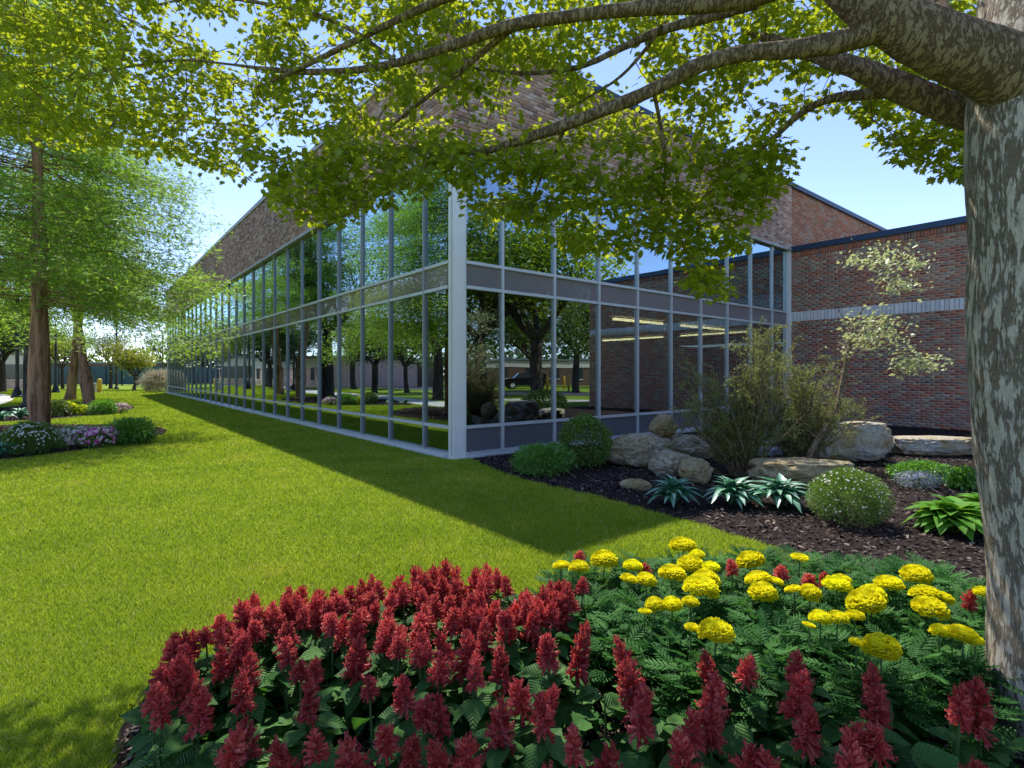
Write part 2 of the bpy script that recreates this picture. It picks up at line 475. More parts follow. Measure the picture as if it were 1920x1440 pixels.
def strip(pts, wd):
    L = []; R = []
    P = smooth_line([(x, y, 0) for x, y in pts], 3)
    for i, p in enumerate(P):
        t = (P[min(i + 1, len(P) - 1)] - P[max(0, i - 1)]).normalized(); n = Vector((-t.y, t.x, 0))
        L.append(tuple((p + n * wd / 2)[:2])); R.append(tuple((p - n * wd / 2)[:2]))
    return L + R[::-1], L, R
path_poly, pL, pR = strip([(-75, 62), (-45, 44), (-31, 32), (-22, 20.5), (-15.5, 14), (-14, 8), (-16, 0), (-22, -8), (-34, -14)], 2.4)
def strip_mesh(name, L, R, z, mat):
    mb = MB(); n = len(L)
    mb.v = [(x, y, z) for x, y in L] + [(x, y, z) for x, y in R]
    mb.f = [(i, n + i, n + i + 1, i + 1) for i in range(n - 1)]
    o = mb.obj(name, mat); return tag(o, kind='structure')
strip_mesh('path', pL, pR, .012, M['concrete'])
path2_poly, a_, b_ = strip([(17, 34), (20.5, 14), (19.5, 4), (15, -4), (4, -9), (-12, -12)], 2.2)
strip_mesh('path', a_, b_, .012, M['concrete'])
road_poly, a_, b_ = strip([(30, 70), (32, 30), (31, 0), (28, -40), (20, -90)], 8)
strip_mesh('road', a_, b_, .012, M['asphalt'])
pk_poly, a_, b_ = strip([(-120, 40), (-60, 40), (-44, 32), (-42, 10), (-46, -40)], 9)
strip_mesh('road', a_, b_, .009, M['asphalt'])
strip_mesh('path', *strip([(-130, 75), (-70, 78), (-30, 88)], 8)[1:], .006, M['concrete'])

# ------------------------------------------------------------------ glass building
bld = thing('glass_building', 'long two storey glass office building with brick parapet and white corner column', 'building', (CX, CY, 0))
bl = -Vector((CX, CY, 0))
def F(orig, ax, nrm, s, o, z):  # facade coords to building-local
    return orig + ax * s + nrm * o + Vector((0, 0, z))
O0 = Vector((0, 0, 0))
Z_BASE, Z_SILL, Z_B0, Z_B1, Z_TOP, Z_PAR = .09, .546, 3.03, 3.47, 5.45, 7.55
mulL = [1.06 + 1.445 * i for i in range(28)]
mulR = [1.08 + 1.33 * i for i in range(9)]
edgL = [.2] + mulL; edgL[-1] = LL - .05
edgR = [.26] + mulR + [LR - .12]
mw = .026     # half width of mullions
def pane_mesh(wd, z0, z1, mat, ax, nrm, th=.012):
    mb = MB(); mb.box((0, 0, (z0 + z1) / 2), wd / 2, th / 2, (z1 - z0) / 2, ax, nrm, (0, 0, 1)); return mb.mesh('pane', mat)
rows_L = [('pane', Z_BASE, Z_SILL - .03, 'glass'), ('pane', Z_SILL + .03, Z_B0 - .03, 'glass'), ('spandrel_panel', Z_B0 + .03, Z_B1 - .03, 'sp_l'), ('pane', Z_B1 + .03, Z_TOP, 'glass_up')]
rows_R = [('spandrel_panel', Z_BASE, Z_SILL - .03, 'sp_base'), ('pane', Z_SILL + .03, Z_B0 - .03, 'glass'), ('spandrel_panel', Z_B0 + .03, Z_B1 - .03, 'sp_r'), ('pane', Z_B1 + .03, Z_TOP, 'glass_up')]
cache = {}
for side, edg, rows, ax, nrm in (('L', edgL, rows_L, ul, nl), ('R', edgR, rows_R, ur, nr)):
    for i in range(len(edg) - 1):
        s0, s1 = edg[i] + mw, edg[i + 1] - mw
        for j, (nm, z0, z1, mt) in enumerate(rows):
            key = (side, round(s1 - s0, 3), j)
            if key not in cache: cache[key] = pane_mesh(s1 - s0 + .02, z0 - .008, z1 + .008, M[mt], ax, nrm)
            o = link(nm, cache[key], bld, F(O0, ax, nrm, (s0 + s1) / 2, -.045, 0))
            o.rotation_euler = (random.uniform(-.0012, .0012), random.uniform(-.0012, .0012), random.uniform(-.0015, .0015))
    # mullions
    mb = MB(); mb.box((0, 0, (Z_BASE + Z_TOP) / 2), .019 if side == 'L' else mw, .045, (Z_TOP - Z_BASE) / 2, ax, nrm)
    mm = mb.mesh('mullion', M['alu_grey'] if side == 'L' else M['alu'])
    for s in edg[1:-1]: link('mullion', mm, bld, F(O0, ax, nrm, s, -.035, 0))
    if side == 'L': link('mullion', mm, bld, F(O0, ax, nrm, edg[-1], -.035, 0))
    # transoms
    Ltot = edg[-1] - edg[0]; mid = (edg[-1] + edg[0]) / 2
    for z in (Z_SILL, Z_B0, Z_B1):
        mb = MB(); mb.box(F(O0, ax, nrm, mid, -.037, z), Ltot / 2, .041, .028, ax, nrm); mb.obj('transom', M['alu'], bld)
    mb = MB(); mb.box(F(O0, ax, nrm, mid, -.03, Z_BASE / 2 + .01), Ltot / 2, .10, Z_BASE / 2 + .0, ax, nrm)
    mb.box(F(O0, ax, nrm, mid, .02, .02), Ltot / 2 + .01, .10, .02, ax, nrm)
    mb.obj('base_rail', M['alu'], bld)
    mb = MB(); mb.box(F(O0, ax, nrm, mid, -.02, Z_TOP + .045), Ltot / 2 + .1, .11, .04, ax, nrm)
    mb.obj('head_trim', M['trim'], bld)
# corner column
mb = MB()
def colbox(s0, s1, o0, o1, z0, z1):
    mb.box(ur * ((s0 + s1) / 2) + ul * ((o0 + o1) / 2) + Vector((0, 0, (z0 + z1) / 2)), (s1 - s0) / 2, (o1 - o0) / 2, (z1 - z0) / 2, ur, ul)
colbox(0, .215, 0, .16, 0, Z_TOP)
colbox(.228, .27, .015, .14, 0, Z_TOP)
colbox(.0, .26, .03, .12, 0.001, Z_TOP - .003)
colbox(.02, .14, .172, .205, 0, Z_TOP)
colbox(.03, .12, .01, .2, 0.002, Z_TOP - .005)
mb.obj('corner_column', M['colwhite'], bld)
mb = MB(); colbox(-.02, .30, -.02, .23, 0, .035); mb.obj('column_base', M['colwhite'], bld)
# end column by the wing
mb = MB(); mb.box(F(O0, ur, nr, LR - .06, -.03, Z_TOP / 2), .055, .10, Z_TOP / 2, ur, nr); mb.obj('end_column', M['colwhite'], bld)

# brick laying
BLn, BHt = .215, .0725
def lay(s0, s1, z0, z1, bl_=BLn, bh=BHt, j=.011):
    out = []; n = int(round((z1 - z0) / bh)); hh = (z1 - z0) / n
    for r in range(n):
        x = s0 - (bl_ / 2 if r % 2 else 0)
        while x < s1 - .02:
            a = max(x, s0) + j / 2; b = min(x + bl_, s1) - j / 2
            if b - a > .03: out.append((a, b, z0 + r * hh + j / 2, z0 + (r + 1) * hh - j / 2))
            x += bl_
    return out
def soldier(s0, s1, z0, z1, bw=.1016, j=.011):
    out = []; n = int((s1 - s0) / bw); ww = (s1 - s0) / n
    for i in range(n): out.append((s0 + i * ww + j / 2, s0 + (i + 1) * ww - j / 2, z0 + j / 2, z1 - j / 2))
    return out
def brick_mass(name, lst, orig, ax, nrm, mat, parent, proud=.007, rough=0.003):
    n = len(lst); Ls = np.array(lst)
    pr = proud + RS.rand(n) * rough
    ax = np.array(ax[:]); nr_ = np.array(nrm[:]); og = np.array(orig[:])
    V = np.zeros((n, 8, 3)); k = 0
    for o in (0, 1):
        for z in (2, 3):
            for s in (0, 1):
                ins = (.0035 if o else 0)
                ss = Ls[:, s] + (ins if s == 0 else -ins); zz = Ls[:, z] + (ins if z == 2 else -ins)
                V[:, k] = og + ss[:, None] * ax + (np.where(o, pr, -.01))[:, None] * nr_ + zz[:, None] * np.array([0, 0, 1.])
                k += 1
    base = np.array([(4, 5, 7, 6), (0, 4, 6, 2), (1, 3, 7, 5), (0, 1, 5, 4), (2, 6, 7, 3)])
    Fc = (base[None] + (np.arange(n) * 8)[:, None, None]).reshape(-1, 4)
    me = np_mesh(name, V.reshape(-1, 3), Fc, mat, np.repeat(RS.rand(n), 8))
    return link(name, me, parent)
def single_bricks(lst, orig, ax, nrm, mat, parent, name='brick', proud=.009):
    ch = {}
    for a, b, z0, z1 in lst:
        k = (round(b - a, 3), round(z1 - z0, 3))
        if k not in ch:
            hb, hz = (b - a) / 2, (z1 - z0) / 2
            V = []
            for o in (0, 1):
                for z in (-1, 1):
                    for s in (-1, 1):
                        i_ = .0035 if o else 0
                        V.append(ax * (s * (hb - i_)) + nrm * (proud if o else -.01) + Vector((0, 0, z * (hz - i_))))
            mb = MB(); mb.add(V, [(4, 5, 7, 6), (0, 4, 6, 2), (1, 3, 7, 5), (0, 1, 5, 4), (2, 6, 7, 3)]); ch[k] = mb.mesh('brick', mat)
        link(name, ch[k], parent, orig + ax * ((a + b) / 2) + nrm * random.uniform(-.001, .003) + Vector((0, 0, (z0 + z1) / 2)))
def wall_core(name, orig, ax, nrm, s0, s1, z0, z1, th, mat, parent):
    mb = MB(); mb.box(orig + ax * ((s0 + s1) / 2) - nrm * (th / 2) + Vector((0, 0, (z0 + z1) / 2)), (s1 - s0) / 2, th / 2, (z1 - z0) / 2, ax, nrm)
    return mb.obj(name, mat, parent)
zp0 = Z_TOP + .085
# parapets stand slightly proud of the glass
OFF = .06
oL = nl * OFF; oR = nr * OFF
wall_core('parapet_wall', oL, ul, nl, 0, LL, zp0, Z_PAR, .3, M['mortar'], bld)
wall_core('parapet_wall', oR, ur, nr, .31, LR + .02, zp0, Z_PAR, .3, M['mortar'], bld)
wall_core('upper_wall', oR - nr * .05, ur, nr, LR + .03, LR + 22, Z_TOP - .3, Z_PAR, .25, M['mortar'], bld)
# corner fill proud sections
pl = lay(-.05, LL + .0, zp0, Z_PAR); pr_ = lay(-.05, LR + .02, zp0, Z_PAR)
near = [b for b in pr_ if b[0] > 10.0][:]
near = sorted(near, key=lambda b: (-b[0]))[:120]
nearL = [b for b in pl if 6 < b[0] < 9.5][:100]
sN = set(near); sL = set(nearL)
single_bricks(near, oR, ur, nr, M['brick_up'], bld)
single_bricks(nearL, oL, ul, nl, M['brick_up'], bld)
tag(brick_mass('brick_field', [b for b in pl if b not in sL], oL, ul, nl, M['brick_up'], bld, .008, .012), kind='stuff')
tag(brick_mass('brick_field', [b for b in pr_ if b not in sN], oR, ur, nr, M['brick_up'], bld, .008, .012), kind='stuff')
tag(brick_mass('brick_field', lay(LR + .03, LR + 22, 5.2, Z_PAR, .3, .1), oR - nr * .05, ur, nr, M['brick_or'], bld), kind='stuff')
for (ax, nrm, o_, s0, s1) in ((ul, nl, oL, -.09, LL + .05), (ur, nr, oR, -.09, LR + 22)):
    mb = MB(); mb.box(o_ + ax * ((s0 + s1) / 2) - nrm * .13 + Vector((0, 0, Z_PAR + .05 + (.002 if ax is ur else 0))), (s1 - s0) / 2, .19, .07, ax, nrm)
    mb.obj('coping', M['coping'] if ax is ur else M['trim'], bld)
# interior
M['int_wall'] = None
m, nt, out = newmat('interior_brick_wall')
bt = N(nt, 'ShaderNodeTexBrick'); bt.inputs['Scale'].default_value = 1.0
v = coord(nt, (1, 1, 1), (math.radians(90), 0, 0)); nt.links.new(v, bt.inputs['Vector'])
bt.inputs['Color1'].default_value = (.22, .10, .07, 1); bt.inputs['Color2'].default_value = (.14, .08, .06, 1); bt.inputs['Mortar'].default_value = (.2, .17, .14, 1)
bt.inputs['Brick Width'].default_value = .3; bt.inputs['Row Height'].default_value = .1; bt.inputs['Mortar Size'].default_value = .01
principled(nt, out, bt.outputs[0], .9); M['int_wall'] = m
M['int_paint'] = plain('interior_grey_paint', (.55, .56, .54), .8)
M['int_carpet'] = plain('interior_carpet', (.06, .06, .06), .95)
M['ceiling'] = plain('interior_ceiling_tiles', (.38, .38, .36), .9)
def quadloc(pts, name, mat):
    mb = MB(); mb.add([Vector(p) for p in pts], [(0, 1, 2, 3)]); return mb.obj(name, mat, bld)
DI = 9.0; LR2 = 22
def cc(s, t, z): return ur * s + ul * t + Vector((0, 0, z))
quadloc([cc(.1, .1, .05), cc(LR2, .1, .05), cc(LR2, LL - .1, .05), cc(.1, LL - .1, .05)], 'floor_slab', M['int_carpet'])
mb = MB(); mb.box(cc(LR2 / 2 + .1, LL / 2, (Z_B0 + Z_B1) / 2), LR2 / 2 - .12, LL / 2 - .2, (Z_B1 - Z_B0) / 2 - .05, ur, ul); mb.obj('ceiling', M['ceiling'], bld)
mb = MB(); mb.box(cc(LR2 / 2 + .1, LL / 2, Z_TOP + .2), LR2 / 2 - .1, LL / 2 - .2, .15, ur, ul); mb.obj('roof', M['ceiling'], bld)
mb = MB(); mb.box(cc(LR2 / 2 + 1, DI, 1.5), LR2 / 2, .1, 1.45, ur, ul); mb.box(cc(LR2, DI / 2, 1.5), .1, DI / 2, 1.45, ur, ul)
mb.box(cc(LR2 / 2 + 1, DI, 4.5), LR2 / 2, .1, 1, ur, ul); mb.obj('interior_wall', M['int_wall'], bld)
mb = MB(); mb.box(cc(8.0, DI + 16, 2.7), .1, 15, 2.6, ur, ul); mb.box(cc(4, LL - .2, 2.7), 4, .1, 2.6, ur, ul); mb.obj('interior_wall', M['int_paint'], bld)
mb = MB()
mb.box(cc(LR + .2, DI / 2, 1.5), .1, DI / 2 - 1.9, 1.45, ur, ul)
for s, t in ((4.3, 1.3), (8.3, 1.3), (1.6, 5.5), (1.6, 11), (1.6, 17), (1.6, 23), (1.6, 29)):
    mbc = MB(); mbc.box(cc(s, t, (Z_B0) / 2), .17, .17, Z_B0 / 2, ur, ul); mbc.obj('interior_column', M['int_paint'], bld)
# fluorescent strips
mb = MB(); mb.box(cc(9.3, 1.85, 3.0), 2.9, .05, .03, ur, ul); mb.obj('light_strip', M['tube'], bld)
mb = MB(); mb.box(cc(13.6, 5.2, 3.0), .05, 3.4, .03, ur, ul); mb.obj('light_strip', M['tube'], bld)

# ------------------------------------------------------------------ brick wing
wing = thing('brick_wing', 'low red brick wing with pale soldier course band and dark blue coping', 'building wing', tuple(Pc))
aw = -ul; WT = 5.42
zb0, zb1, zs0 = 3.17, 3.48, 5.21
off = ur * .03
wall_core('wall', off, aw, nl, 0.02, WL, 0, WT, .3, M['mortar'], wing)
wall_core('wall', off + aw * WL, ur, nr, .002, 16, 0, WT, .3, M['mortar'], wing)
low = lay(.02, WL, 0.0, zb0); high = lay(.02, WL, zb1, zs0)
allb = low + high
def pxlen(b):
    p = Pc + aw * ((b[0] + b[1]) / 2); return b[0]
vis = [b for b in allb if b[0] < 5.0 and b[2] > .2]
vis = sorted(vis, key=lambda b: -b[0] + (0 if b[2] > .0 else 9))[:215]
sv = set(vis)
single_bricks(vis, off, aw, nl, M['brick'], wing)
tag(brick_mass('brick_field', [b for b in allb if b not in sv], off, aw, nl, M['brick'], wing), kind='stuff')
sold = soldier(.02, WL, zb0, zb1)
single_bricks([b for b in sold if b[0] < 5.2], off, aw, nl, M['soldier_pale'], wing, proud=.016)
tag(brick_mass('brick_field', [b for b in sold if b[0] >= 5.2], off, aw, nl, M['soldier_pale'], wing, .016), kind='stuff')
tag(brick_mass('brick_field', soldier(.02, WL, zs0, WT, .0725), off, aw, nl, M['soldier_red'], wing, .012), kind='stuff')
tag(brick_mass('brick_field', lay(0, 16, 0, WT), off + aw * WL, ur, nr, M['brick'], wing), kind='stuff')
mb = MB(); mb.box(off + aw * (WL / 2) - nl * .13 + Vector((0, 0, WT + .085)), WL / 2 + .06, .2, .085, aw, nl)
mb.box(off + aw * (WL + .0) + ur * 8.2 - nr * .13 + Vector((0, 0, WT + .087)), 8, .2, .085, ur, nr); mb.obj('coping', M['coping'], wing)
mb = MB(); mb.box(off + aw * (WL / 2) + ur * 8 + Vector((0, 0, WT - .3)), WL / 2 - .3, 7.8, .05, aw, ur); mb.obj('roof', M['trim'], wing)

# ------------------------------------------------------------------ leaf clouds
def rand_rot(n, tilt=None):
    """n x 3 x 3 rotation matrices; tilt = max lean of the leaf plane from horizontal"""
    az = RS.rand(n) * 2 * np.pi
    if tilt is None:
        u = RS.randn(n, 3)
    else:
        u = RS.randn(n, 3) * tilt; u[:, 2] = 1
    u /= np.linalg.norm(u, axis=1)[:, None]
    r = np.stack([np.cos(az), np.sin(az), np.zeros(n)], 1) + .001
    a = np.cross(u, r); a /= np.linalg.norm(a, axis=1)[:, None]
    b = np.cross(u, a)
    return np.stack([a, b, u], 2)
def cloud(name, C, S, LV, LF, mat, tilt=None, parent=None, R=None, rnd=None, aniso=None):
    """leaf copies of LV/LF at centres C, sizes S"""
    n = len(C); LV = np.asarray(LV, float); LF = np.asarray(LF, int)
    if R is None: R = rand_rot(n, tilt)
    V = np.einsum('nij,kj->nki', R, LV) * np.asarray(S)[:, None, None] + np.asarray(C)[:, None, :]
    Fc = (LF[None] + (np.arange(n) * len(LV))[:, None, None]).reshape(-1, LF.shape[1])
    rr = RS.rand(n) if rnd is None else rnd
    me = np_mesh(name, V.reshape(-1, 3), Fc, mat, np.repeat(rr, len(LV)))
    return link(name, me, parent) if parent is not False else me
# leaf shapes (x across, y along, z up)
DIAM = (np.array([(0, 0, 0), (.28, .45, .05), (0, 1, -.08), (-.28, .45, .05)]), np.array([(0, 1, 2), (0, 2, 3)]))
NEED = (np.array([(-.06, 0, 0), (.06, 0, 0), (.02, 1, -.05)]), np.array([(0, 1, 2)]))
def lobed():
    # right half outline of a maple/oak leaf, mirrored
    half = [(0.0, 0.0), (.10, .16), (.34, .10), (.26, .26), (.50, .42), (.30, .48), (.36, .74), (.14, .66), (.0, 1.0)]
    V = []; F_ = []
    mid = [(0, 0, 0), (0, .30, 0), (0, .55, 0), (0, 1.0, -.06)]
    V += [(0, y, z) for _, y, z in mid]
    def side(s):
        b = len(V)
        for x, y in half[1:-1]: V.append((s * x, y, .10 * abs(x) * 2 - .04 * y))
        # indices b..b+6
        T = [(0, b, 1), (b, b + 1, b + 2), (b, b + 2, 1), (1, b + 2, 2), (b + 2, b + 3, b + 4), (b + 2, b + 4, 2), (2, b + 4, 3), (b + 4, b + 5, b + 6), (b + 4, b + 6, 3)]
        for t in T: F_.append(t if s > 0 else t[::-1])
    side(1); side(-1)
    return np.array(V), np.array(F_)
LOB = lobed()
TUFT = (np.array([(0, 0, 0), (.10, .35, .02), (0, 1, -.1), (-.10, .35, .02), (.45, .62, 0), (.12, .2, .0), (-.45, .6, 0), (-.12, .2, 0), (.3, .95, -.1), (-.3, .92, -.1)]),
        np.array([(0, 1, 2), (0, 2, 3), (0, 4, 5), (0, 7, 6), (0, 8, 1), (0, 3, 9)]))

# ------------------------------------------------------------------ mesh for bark tubes with roughness
def rough_tube(pts, rad, n, amp, freq, seed=0, zstretch=.35, ridges=0):
    pts = smooth_line(pts, 2)
    # resample radii
    L = np.linspace(0, 1, len(pts)); rr = np.interp(L, np.linspace(0, 1, len(rad)), rad)
    # densify
    P = np.array([p[:] for p in pts]); d = np.r_[0, np.cumsum(np.linalg.norm(np.diff(P, axis=0), axis=1))]
    step = max(.008, min(rr) * 2 * math.pi / n * 1.6); m_ = max(6, int(d[-1] / step)); m_ = min(m_, 600)
    t = np.linspace(0, d[-1], m_)
    P = np.stack([np.interp(t, d, P[:, i]) for i in range(3)], 1); rr = np.interp(t, d, rr)
    T = np.gradient(P, axis=0); T /= np.linalg.norm(T, axis=1)[:, None]
    up = np.array([.13, .21, 1.]); a = np.cross(T, up); bad = np.linalg.norm(a, axis=1) < 1e-3; a[bad] = (1, 0, 0)
    if abs(T[0][2]) > .9: a = np.cross(T, np.array([1., .1, 0]))
    a /= np.linalg.norm(a, axis=1)[:, None]; b = np.cross(T, a)
    th = np.linspace(0, 2 * np.pi, n, endpoint=False)
    dirn = a[:, None] * np.cos(th)[None, :, None] + b[:, None] * np.sin(th)[None, :, None]
    V = P[:, None] + dirn * rr[:, None, None]
    q = V * freq; q = q.copy(); q[..., 2] *= zstretch
    f = fbm(q + seed, 4) - .5
    low = fbm(V * freq * .18 + seed + 3, 2) - .5
    if ridges: f = f - ridges * np.clip(.12 - np.abs(fbm(q * .7 + 9 + seed, 3) - .5), 0, 1) * 3
    V = V + dirn * (f * amp + low * amp * 2.0)[..., None]
    i = np.arange(m_ - 1)[:, None] * n; k = np.arange(n)[None]; k2 = (k + 1) % n
    Fc = np.stack([i + k, i + k2, i + n + k2, i + n + k], -1).reshape(-1, 4)
    return V.reshape(-1, 3), Fc

# ------------------------------------------------------------------ the big foreground tree
oak = thing('shade_tree', 'large pale barked shade tree whose leafy limbs arch over the view', 'tree', (2.12, 2.12, 0))
oo = Vector((2.12, 2.12, 0))
def OT(px, py, d): return W(px, py, d) - oo
V, Fc = rough_tube([OT(1998, 1520, 2.12), OT(1984, 1300, 2.12), OT(1976, 1050, 2.12), OT(1958, 820, 2.12), OT(1946, 600, 2.12), OT(1948, 400, 2.12), OT(1948, 220, 2.13), OT(1960, 60, 2.2), OT(1968, -250, 2.35), OT(1930, -700, 2.6)],
                   [.235, .222, .215, .228, .232, .225, .24, .225, .20, .15], 110, .022, 9, 2, .3, .35)
link('trunk', np_mesh('trunk', V, Fc, M['bark_main'], smooth=True), oak)
# oval branch scars on the bark
for (px, py, r_) in ((1885, 648, .058), (1905, 740, .05), (1900, 868, .045)):
    c0 = W(px, py, 2.12) ; ax_ = Vector((W(1940, py, 2.12).x, 2.12, 0))
    dirn = (Vector((c0.x, 2.12 - .19, 0)) - ax_); dirn.normalize()
    mb = MB(); u_ = Vector((-dirn.y, dirn.x, 0)); ctr = Vector((ax_.x, ax_.y, c0.z)) + dirn * .236 - oo
    Vv = [ctr + dirn * .012]; nn = 20
    for k in range(nn):
        th = 2 * math.pi * k / nn; rj = 1 + .08 * math.sin(3 * th + py)
        Vv.append(ctr + u_ * (math.cos(th) * r_ * .95 * rj) + Vector((0, 0, math.sin(th) * r_ * rj * .85)) - dirn * .012)
    mb.add(Vv, [(0, 1 + k, 1 + (k + 1) % nn) for k in range(nn)]); mb.obj('branch_scar', plain('bark_scar', (.33, .315, .255), .9, 0, .15, 30, .3), oak, True)

limbs = [  # (points px,py,depth), radii in metres
 ([(1950, 190, 2.10), (1880, 130, 2.08), (1790, 95, 2.08), (1700, 55, 2.1), (1620, 5, 2.12), (1560, -60, 2.2), (1450, -130, 2.3), (1300, -200, 2.5)], [.145, .125, .112, .102, .088, .085, .07, .04]),
 ([(1950, 225, 2.25), (1870, 222, 2.3), (1800, 210, 2.35), (1700, 170, 2.4), (1640, 140, 2.45), (1580, 120, 2.5), (1500, 95, 2.7), (1400, 60, 2.9)], [.09, .08, .073, .064, .054, .044, .03, .012]),
 ([(1680, 40, 2.1), (1600, 75, 2.15), (1500, 92, 2.25), (1400, 98, 2.35), (1310, 120, 2.45), (1230, 168, 2.55), (1150, 200, 2.65), (1060, 235, 2.75), (960, 270, 2.85), (900, 288, 2.95), (830, 285, 3.05), (740, 270, 3.2)], [.06, .046, .042, .037, .034, .03, .027, .024, .02, .016, .010, .005]),
 ([(1500, -40, 2.3), (1380, 5, 2.4), (1200, 15, 2.5), (1060, 32, 2.6), (960, 45, 2.65), (860, 82, 2.75), (760, 115, 2.85), (680, 132, 2.95), (560, 136, 3.1), (500, 130, 3.2), (440, 122, 3.3)], [.055, .045, .036, .032, .029, .026, .022, .019, .015, .012, .008]),
 ([(1100, -70, 2.5), (980, -40, 2.6), (860, -15, 2.7), (770, 25, 2.8), (700, 60, 2.9), (610, 105, 3.0), (540, 140, 3.1), (480, 165, 3.2)], [.035, .03, .026, .022, .018, .014, .01, .006]),
 ([(1420, 5, 2.6), (1340, 30, 2.7), (1240, 55, 2.8), (1170, 88, 2.9), (1090, 128, 3.0), (1010, 138, 3.1), (950, 138, 3.2), (890, 128, 3.3), (800, 120, 3.5)], [.03, .026, .022, .019, .016, .013, .011, .008, .004]),
 ([(975, 42, 2.66), (920, 85, 2.75), (880, 120, 2.85), (830, 160, 2.95), (780, 198, 3.05), (730, 240, 3.2)], [.02, .016, .014, .012, .009, .004]),
 ([(1700, 168, 2.45), (1620, 178, 2.6), (1560, 182, 2.7), (1500, 210, 2.8), (1440, 270, 2.9), (1370, 325, 3.0), (1310, 380, 3.1), (1262, 425, 3.2)], [.03, .026, .022, .018, .014, .011, .008, .004]),
 ([(1240, 50, 2.75), (1210, 95, 2.9), (1160, 150, 3.0), (1090, 190, 3.1), (1040, 220, 3.2)], [.012, .01, .008, .006, .003]),
 ([(1225, 170, 2.56), (1240, 240, 2.7), (1250, 320, 2.8), (1240, 380, 2.9)], [.012, .009, .007, .003]),
 ([(1060, 235, 2.75), (1040, 290, 2.9), (1010, 340, 3.0), (990, 400, 3.05)], [.012, .009, .006, .003]),
 ([(740, 115, 2.88), (640, 40, 3.1), (520, 10, 3.3), (380, -10, 3.5), (250, 20, 3.7)], [.016, .014, .011, .008, .004]),
 ([(440, 122, 3.3), (340, 110, 3.4), (240, 125, 3.5), (120, 150, 3.6), (20, 190, 3.7)], [.008, .007, .006, .005, .003]),
 ([(1790, 95, 2.2), (1760, 20, 2.5), (1720, -60, 2.9)], [.05, .04, .03]),
]
nodes = []
for pts, rad in limbs:
    big = rad[0] > .025
    V, Fc = rough_tube([OT(*p) for p in pts], rad, 36 if rad[0] > .09 else (20 if big else 10), .010 if rad[0] > .09 else rad[0] * .14, 14 if big else 25, len(nodes) * .37, .9)
    link('branch', np_mesh('branch', V, Fc, M['bark_limb'], smooth=True), oak)
    P = smooth_line([W(*p) for p in pts], 2)
    k0 = int(len(P) * (.45 if rad[0] > .09 else .1))
    for p in P[k0:]: nodes.append(p[:])
nodes = np.array(nodes)
# lower outline of the canopy in the photograph
lowx = [-60, 0, 60, 120, 200, 260, 330, 400, 450, 500, 540, 580, 640, 680, 720, 780, 830, 860, 885, 920, 980, 1060, 1090, 1150, 1220, 1270, 1300, 1330, 1370, 1385, 1420, 1450, 1490, 1520, 1545, 1580, 1640, 1690, 1740, 1790, 1835, 1900]
lowy = [255, 262, 268, 285, 285, 290, 310, 330, 340, 350, 410, 425, 430, 392, 385, 378, 350, 340, 395, 412, 420, 468, 490, 490, 478, 470, 560, 565, 555, 470, 430, 375, 325, 290, 225, 215, 262, 305, 325, 342, 345, 345]
holes = [(1010, 195, 45, 50), (700, 200, 30, 14), (330, 25, 40, 18), (1440, 175, 40, 18), (1240, 205, 35, 20), (770, 300, 30, 16), (560, 270, 50, 16), (1390, 215, 24, 18), (1150, 130, 65, 45), (1560, 255, 70, 52), (1180, 185, 30, 16), (410, 60, 60, 36), (590, 55, 40, 26), (500, 235, 34, 16), (460, 30, 26, 16), (950, 15, 22, 14), (1530, 225, 35, 30), (900, 225, 45, 28), (1020, 330, 10, 14), (920, 350, 36, 22), (610, 210, 26, 14), (1480, 250, 18, 30), (1220, 300, 20, 16), (820, 60, 20, 16)]
cl = []
tries = 0
while len(cl) < 3500 and tries < 300000:
    tries += 1
    px = random.uniform(-120, 1900); py = random.uniform(-120, 580)
    yl = np.interp(px, lowx, lowy)
    if py > yl - 8: continue
    if any(((px - hx) / rx) ** 2 + ((py - hy) / ry) ** 2 < 1 for hx, hy, rx, ry in holes): continue
    if px > 1560 and py < 100 and random.random() < .35: continue
    nz = float(vnoise(np.array([px / 55., py / 40., 3.3])))
    edge = yl - py
    pk = .35 + .9 * nz + (.25 if px < 420 else 0)
    if edge < 60: pk += .35
    if random.random() > pk: continue
    frac = random.random()
    d = 2.75 + 1.45 * frac ** .8
    if px > 1400: d = 2.7 + 1.3 * frac
    if px < 500: d += .35
    if py > 260 and px > 450: d = min(d, 2.6 + .6 * frac)
    cl.append(W(px, py, d)[:])
cl = np.array(cl)
# grow twigs to the clusters
tw = MB(); nd = nodes.copy()
dist = np.min(np.linalg.norm(cl[:, None] - nodes[None], axis=2), axis=1)
order = np.argsort(dist)
ends = []
for i in order:
    c = cl[i]; dd = np.linalg.norm(nd - c, axis=1); j = int(np.argmin(dd)); a = Vector(nd[j]); b = Vector(c)
    L_ = dd[j]
    if L_ > .02:
        mid = a.lerp(b, .5) + Vector((random.uniform(-.1, .1), random.uniform(-.1, .1), random.uniform(-.02, .14))) * L_
        r0 = min(.0065, .0022 + L_ * .009)
        tw.tube([a - oo, mid - oo, b - oo], [r0, r0 * .7, .0016], 4, False)
        nd = np.vstack([nd, np.array([mid[:], c])])
    ends.append((a, b))
tg = tw.obj('twigs', M['bark_twig'], oak); tag(tg, kind='stuff')
